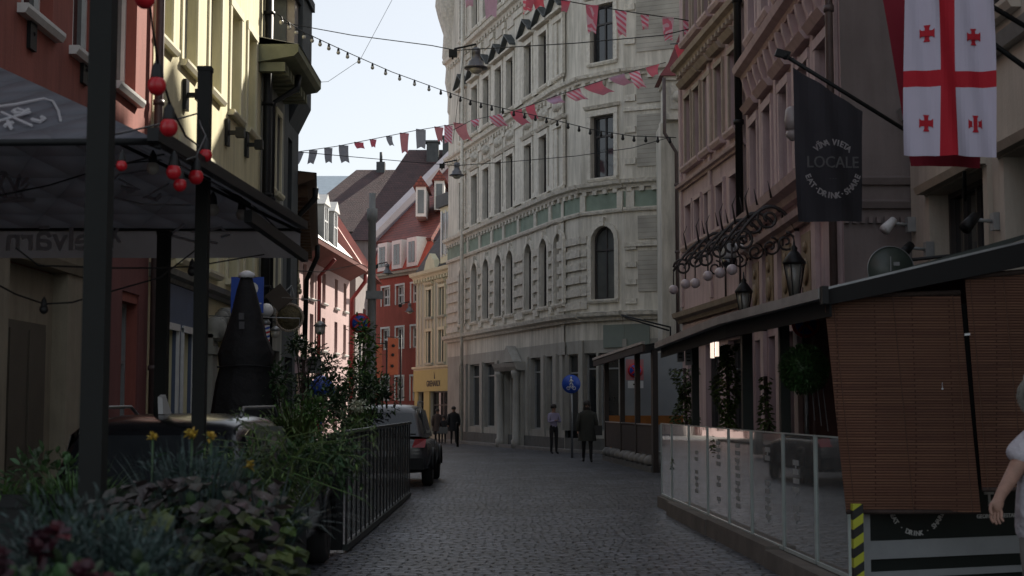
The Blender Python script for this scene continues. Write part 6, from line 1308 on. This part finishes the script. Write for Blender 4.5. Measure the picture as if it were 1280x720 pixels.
    m = MB(); m.box(x-.26,x+.26,y-.035,y-.012,sh*.62,sh*.62+.11); m.build('number_plate', M['white'], t)
    m = MB(); m.obox((x,y+.03,.46), (hw*.84,0,0), (0,.07,0), (0,0,.11)); m.build('bumper', M['dark'], body)
    if fin: m = MB(); fx = x-.10; m.prism([(fx-.02,y+.95,H),(fx-.02,y+1.25,H),(fx-.02,y+1.02,H+.16),(fx-.02,y+.92,H+.14)], (.04,0,0)); m.build('antenna_fin', M['white'], cab)
    return t
black = mat('black_car_paint', (.012,.013,.016), .18, .1, 3, 0, spec=.7); greyp = mat('dark_grey_car_paint', (.05,.05,.053), .22, .1, 3, 0, spec=.7)
car('parked_car', 'black estate car with roof rails parked behind the leafy planters', -2.78, 10.9, 4.6, 1.86, 1.50, black, fin=True)
car('parked_car', 'dark grey car with red tail lamps beyond the slatted fence', -2.52, 28.4, 4.4, 1.86, 1.62, greyp)
# ------------------------------------------------------------------ people
def skin_mesh(joints, edges, sub=2):
    me = bpy.data.meshes.new('s'); names = list(joints); me.from_pydata([joints[n][0] for n in names], [(names.index(a), names.index(b_)) for a, b_ in edges], [])
    o = bpy.data.objects.new('s', me); COL.objects.link(o); o.modifiers.new('k','SKIN'); 
    for i, n in enumerate(names):
        r = joints[n][1]; sv = me.skin_vertices[0].data[i]; sv.radius = (r, r) if not isinstance(r, tuple) else r; sv.use_root = (i == 0)
    s_ = o.modifiers.new('u','SUBSURF'); s_.levels = s_.render_levels = sub; bpy.context.view_layer.update()
    dg = bpy.context.evaluated_depsgraph_get(); out = bpy.data.meshes.new_from_object(o.evaluated_get(dg)); bpy.data.objects.remove(o); return out
def link_mesh(name, me, m_, parent, base):
    for v in me.vertices: v.co -= Vector(base)
    for p in me.polygons: p.use_smooth = True
    me.materials.clear(); 
    for q in (m_ if isinstance(m_, (list,tuple)) else [m_]): me.materials.append(q)
    o = bpy.data.objects.new(name, me); COL.objects.link(o); o.parent = parent; return o
skin = mat('skin', (.29,.165,.12), .6, .3, 14, .25, 60)
def person(label, x, y, yaw, h, top, trousers, hairc, long_coat=False, stride=.0, arms='down', bag=False, hairlong=False):
    s = h/1.75; cs_, sn = math.cos(yaw), math.sin(yaw)
    def T(a, b_, c): a, b_ = a*s, b_*s; return Vector((x+a*cs_-b_*sn, y+a*sn+b_*cs_, c*s))
    t = thing('person', label, 'person', (x,y,0)); base = Vector((x,y,0))   # local frame: faces -Y (towards viewer) when yaw = 0
    st = stride
    J = {'pel': (T(0,0,.95), .135*s), 'waist': (T(0,0,1.08), .115*s), 'chest': (T(0,-.01,1.30), .15*s), 'neck': (T(0,0,1.48), .055*s), 'jaw': (T(0,-.015,1.58), .075*s), 'head': (T(0,-.005,1.66), .092*s), 'crown': (T(0,.01,1.72), .06*s)}
    E = [('pel','waist'),('waist','chest'),('chest','neck'),('neck','jaw'),('jaw','head'),('head','crown')]
    for sd_, g in ((-1,'l'),(1,'r')):
        f_ = st*sd_
        J['hip'+g] = (T(sd_*.09,0,.90), .095*s); J['kn'+g] = (T(sd_*.095,-f_*.5-.02,.50), .062*s); J['an'+g] = (T(sd_*.10,-f_,.09+.03*(f_<0)), .042*s); J['toe'+g] = (T(sd_*.115,-f_-.14,.035+.01*(f_<0)), .036*s)
        J['sh'+g] = (T(sd_*.185,0,1.40), .062*s); E += [('pel','hip'+g),('hip'+g,'kn'+g),('kn'+g,'an'+g),('an'+g,'toe'+g),('chest','sh'+g)]
        if arms == 'folded': el, wr, ha = T(sd_*.24,-.06,1.14), T(sd_*.02,-.20,1.18), T(-sd_*.06,-.21,1.2)
        else: el, wr, ha = T(sd_*.26,.03+f_*.25,1.14), T(sd_*.27,-.03+f_*.5,.90), T(sd_*.27,-.05+f_*.55,.82)
        J['el'+g] = (el, .043*s); J['wr'+g] = (wr, .03*s); J['ha'+g] = (ha, .034*s); E += [('sh'+g,'el'+g),('el'+g,'wr'+g),('wr'+g,'ha'+g)]
    me = skin_mesh(J, E); ctr = {n: J[n][0] for n in J}
    b_ = link_mesh('body', me, [skin, top, trousers, M['dark']], t, base)
    def seg(a, c, p): d = c-a; u = max(0,min(1,(p-a).dot(d)/d.length_squared)); return (a+d*u-p).length
    zone = {('chest','neck'):1,('neck','jaw'):0,('jaw','head'):0,('head','crown'):0,('pel','waist'):1,('waist','chest'):1}
    for p in me.polygons:
        c = p.center+base; e = min(E, key=lambda e: seg(ctr[e[0]],ctr[e[1]],c)-J[e[0]][1]*.5); k = e[1][:2]
        mi = zone.get(e, {'hi':2,'kn':2,'an':2,'to':3,'sh':1,'el':1,'wr':1,'ha':0}.get(k,1)); p.material_index = mi
        if e == ('chest','neck') and c.z > 1.46*s: p.material_index = 0
    m = MB(); hc = T(0,.012,1.675); 
    m.lathe(hc, [(.104*s,-.05*s),(.108*s,.0),(.10*s,.05*s),(.06*s,.092*s),(.01,.104*s)], 14)
    if hairlong: m.lathe(T(0,.03,1.66), [(.11*s,-.22*s),(.115*s,-.1*s),(.10*s,.0)], 12)
    m.build('hair', hairc, t)
    m = MB()
    for sx in (-.035,.035): m.ball(T(sx,-.092,1.655), .011*s, 6)
    m.ball(T(0,-.10,1.60), .012*s, 6); m.build('eyes', M['dark'], t) if not long_coat or True else None
    m = MB(); m.tube([T(0,-.09,1.65), T(0,-.115,1.625), T(0,-.095,1.61)], [.008*s,.014*s,.008*s], 6); m.build('nose', skin, t)
    if long_coat:
        m = MB(); m.smooth = True; prof = [(.40,.21,.6),(.27,.20,.85),(.19,.17,1.1),(.21,.16,1.3),(.20,.13,1.42),(.09,.09,1.5)]; prof = [(.27,.21,.62),(.24,.19,.85),(.20,.16,1.08),(.225,.16,1.3),(.20,.13,1.43),(.08,.08,1.51)]; n = 16; vs = []; fs = []
        for rx, ry, z in prof:
            for k in range(n): a = 6.283*k/n; vs.append(T(rx*math.cos(a)*(1+.05*math.sin(3*a)), ry*math.sin(a), z))
        for i in range(len(prof)-1):
            for k in range(n): fs.append((i*n+k,i*n+(k+1)%n,(i+1)*n+(k+1)%n,(i+1)*n+k))
        m.faces(vs, fs)
        for g, sd_ in (('l',-1),('r',1)): m.tube([ctr['sh'+g], ctr['el'+g], ctr['wr'+g]], [.085*s,.07*s,.055*s], 10)
        m.build('coat', top, t)
    if bag:
        m = MB(); c = T(.30,.0,.92); m.obox(c, (.13*s,0,0), (0,.05,0), (0,0,.14*s)); m.tube([T(.22,0,1.05), T(.1,-.1,1.42), T(-.12,0,1.46)], .012, 5); m.build('bag', mat('dark_bag', (.03,.03,.03), .7, .3, 4, .2), t)
    return t
hairb = mat('dark_hair', (.02,.014,.012), .7, .3, 12, .4); hairg = mat('grey_hair', (.35,.33,.29), .8, .3, 30, .8, 60)
lav = mat('lavender_shirt', (.28,.25,.36), .85, .15, 4, .3); blkc = mat('black_cloth', (.012,.012,.014), .9, .3, 4, .3); oliv = mat('dark_olive_cloth', (.035,.036,.03), .9, .3, 4, .4)
c = G(694,565); person('person in a lavender shirt and black trousers standing with folded arms at the shop window', 1.40, 48.6, R(25), 1.66, lav, blkc, hairb, arms='folded')
c = G(733,578); person('person in a long dark olive coat walking towards the viewer before the path sign', 2.14, 41.2, R(0), 1.74, oliv, blkc, hairb, long_coat=True, stride=.14, bag=True, hairlong=True)
person('small dark dressed person far away under the yellow fascia', -2.5, 62, R(10), 1.6, blkc, blkc, hairb, stride=.1, long_coat=True)
person('child in dark clothes far away left of the taller person under the yellow fascia', -2.95, 62.5, R(-15), 1.22, blkc, blkc, hairb)
person('small person in brown coat far away at the left of the yellow shop', -3.3, 64, R(20), 1.5, mat('brown_coat', (.07,.05,.045), .9, .2, 4, .2), blkc, hairb, long_coat=True)
# passer by at the right edge, cut by the frame
YP = 7.9; sx = P(1308,510,YP).x
t = thing('person', 'grey haired person in a loose white short sleeved shirt, cut off by the right edge', 'person', (sx,YP,0)); base = Vector((sx,YP,0))
def Q(px, py, dy=0): return P(px,py,YP+dy)
S_, E_, W_ = Q(1281,545,.02), Q(1267,592,-.02), Q(1250,620,-.10)
J = {'pel': (Vector((sx,YP,.95)), .14), 'waist': (Vector((sx,YP,1.08)), .13), 'chest': (Vector((sx,YP,1.30)), .16), 'neck': (Vector((sx,YP-.01,1.49)), .058), 'jaw': (Vector((sx-.015,YP-.03,1.585)), .072), 'head': (Vector((sx-.01,YP-.01,1.665)), .095), 'crown': (Vector((sx,YP+.01,1.73)), .06),
     'sh': (S_+Vector((.06,0,0)), .07), 'el': (E_, .046), 'wr': (W_, .031), 'palm': (W_+Vector((-.03,-.02,-.055)), (.036,.02)),
     'sh2': (Vector((sx+.2,YP+.02,1.40)), .07), 'el2': (Vector((sx+.27,YP+.08,1.13)), .045), 'wr2': (Vector((sx+.26,YP-.02,.90)), .03), 'ha2': (Vector((sx+.25,YP-.05,.82)), .035)}
E = [('pel','waist'),('waist','chest'),('chest','neck'),('neck','jaw'),('jaw','head'),('head','crown'),('chest','sh'),('sh','el'),('el','wr'),('wr','palm'),('chest','sh2'),('sh2','el2'),('el2','wr2'),('wr2','ha2')]
for sd_, g, st in ((-1,'l',.16),(1,'r',-.14)):
    J['hip'+g] = (Vector((sx+sd_*.09,YP,.90)), .10); J['kn'+g] = (Vector((sx+sd_*.10,YP-st*.5,.50)), .065); J['an'+g] = (Vector((sx+sd_*.10,YP-st,.09)), .045); J['to'+g] = (Vector((sx+sd_*.11,YP-st-.15,.04)), .038); E += [('pel','hip'+g),('hip'+g,'kn'+g),('kn'+g,'an'+g),('an'+g,'to'+g)]
pc = J['palm'][0]
for k, ln in enumerate((.032,.037,.035,.028)):
    b0 = pc+Vector((-.024+.016*k, -.006*k, -.03)); J['f%da'%k] = (b0, .0095); J['f%db'%k] = (b0+Vector((-.008,-.012,-ln)), .0085); J['f%dc'%k] = (b0+Vector((-.0,-.03,-ln*1.75)), .007); E += [('palm','f%da'%k),('f%da'%k,'f%db'%k),('f%db'%k,'f%dc'%k)]
J['t0'] = (pc+Vector((-.032,-.018,.012)), .011); J['t1'] = (pc+Vector((-.044,-.038,-.02)), .0095); J['t2'] = (pc+Vector((-.036,-.05,-.045)), .008); E += [('palm','t0'),('t0','t1'),('t1','t2')]
me = skin_mesh(J, E); link_mesh('body', me, [skin, mat('stone_trousers', (.16,.15,.14), .9, .2, 4, .3)], t, base)
for p in me.polygons:
    if p.center.z < 1.0 and abs(p.center.x) < .22 and p.center.z > .06: p.material_index = 1
wsh = mat('white_linen_shirt', (.42,.40,.43), .9, .15, 3, 1.0, 6, bdist=.08)
SL = Q(1267,580,-.0)
J = {'hem': (Vector((sx,YP,.78)), (.215,.16)), 'pel': (Vector((sx,YP,.95)), (.20,.15)), 'waist': (Vector((sx,YP,1.12)), (.19,.145)), 'chest': (Vector((sx,YP,1.32)), (.19,.15)), 'neck': (Vector((sx,YP,1.47)), .075), 'sh': (S_+Vector((.05,0,.0)), .085), 'el': (SL, .088), 'sh2': (Vector((sx+.2,YP+.02,1.40)), .09), 'el2': (Vector((sx+.26,YP+.07,1.18)), .08)}
me = skin_mesh(J, [('hem','pel'),('pel','waist'),('waist','chest'),('chest','neck'),('chest','sh'),('sh','el'),('chest','sh2'),('sh2','el2')]); link_mesh('shirt', me, wsh, t, base)
m = MB(); hc = Vector((sx+.0,YP+.015,1.675)); m.lathe(hc, [(.098,-.13),(.112,-.06),(.115,.0),(.108,.055),(.065,.1),(.01,.115)], 16)
for k in range(1500):
    d = rnd_dir(.2); 
    if d.y < -.45: continue
    leaf(m, hc+Vector((d.x*.105,d.y*.105,d.z*.105-.02)), d+Vector((0,0,-1.2)), .07, .006)
m.build('hair', hairg, t)
m = MB()
for a in (-.036,.03): m.ball((sx+a,YP-.10,1.655), .011, 8)
m.build('eyes', M['dark'], t); m = MB(); m.tube([(sx,YP-.095,1.65),(sx,YP-.125,1.62),(sx,YP-.1,1.605)], [.008,.014,.01], 6); m.build('nose', skin, t); m = MB(); m.ball((sx-.09,YP,1.64), .025, 8, 1.3); m.build('ear', skin, t)
# white cup held low
c = Q(1226,616,-.05)
m = MB(); m.lathe((c.x,c.y,c.z-.05), [(.028,0),(.036,.09),(.036,.1)], 12); 
# slim bollards and street signs by the corner building
for k, (px, lb) in enumerate(((572,'thin black bollard at the kerb under the yellow fascia'),(530,'thin black bollard further left by the red house'))):
    c = P(px,560,58); m = MB(); m.lathe((c.x,58,0), [(.05,0),(.05,.9),(.07,.92),(.04,1.0)], 10); tag(m.build('bollard', M['dark'], None, (c.x,58,0)), lb, 'bollard')

GAM, STR = .45, .155
# ------------------------------------------------------------------ camera, light, render
cd = bpy.data.cameras.new('camera'); co = bpy.data.objects.new('camera', cd); COL.objects.link(co)
cd.sensor_width = 36; cd.lens = FPX/1280*36; co.location = CAM; co.rotation_euler = (math.pi/2+PITCH, 0, 0); cd.clip_end = 2000; cd.clip_start = .05
cd.dof.use_dof = True; cd.dof.focus_distance = 42; cd.dof.aperture_fstop = 5.0
S.camera = co
AZ, EL = 33, 35     # sun: degrees to the right of the view direction, elevation
sd = Vector((math.sin(R(AZ))*math.cos(R(EL)), math.cos(R(AZ))*math.cos(R(EL)), math.sin(R(EL))))
sl = bpy.data.lights.new('sun', 'SUN'); so = bpy.data.objects.new('sun', sl); COL.objects.link(so); sl.energy = 3.8; sl.angle = R(.5); sl.color = (1,.92,.8)
so.rotation_euler = sd.to_track_quat('Z', 'Y').to_euler(); so.location = (0,0,60)
w = bpy.data.worlds.new('World'); S.world = w; w.use_nodes = True; nt = w.node_tree; bg = nt.nodes['Background']
sk = nt.nodes.new('ShaderNodeTexSky'); sk.sky_type = 'NISHITA'; sk.sun_disc = False; sk.sun_elevation = R(EL); sk.sun_rotation = R(AZ)
sk.air_density = 1.0; sk.dust_density = .6; sk.ozone_density = 1.5
hs_ = nt.nodes.new('ShaderNodeHueSaturation'); hs_.inputs['Saturation'].default_value = .62; nt.links.new(sk.outputs[0], hs_.inputs['Color']); gm = nt.nodes.new('ShaderNodeGamma'); gm.inputs[1].default_value = GAM; nt.links.new(hs_.outputs[0], gm.inputs[0]); nt.links.new(gm.outputs[0], bg.inputs[0]); bg.inputs[1].default_value = STR
v = S.view_settings; v.view_transform = 'Standard'; v.look = 'None'; v.gamma = 1; v.exposure = EXPO; v.use_curve_mapping = False
S.render.engine = 'CYCLES'; S.cycles.max_bounces = 8; S.cycles.transparent_max_bounces = 24; S.cycles.caustics_reflective = False; S.cycles.sample_clamp_indirect = 4
S.render.resolution_x = 1024; S.render.resolution_y = 576
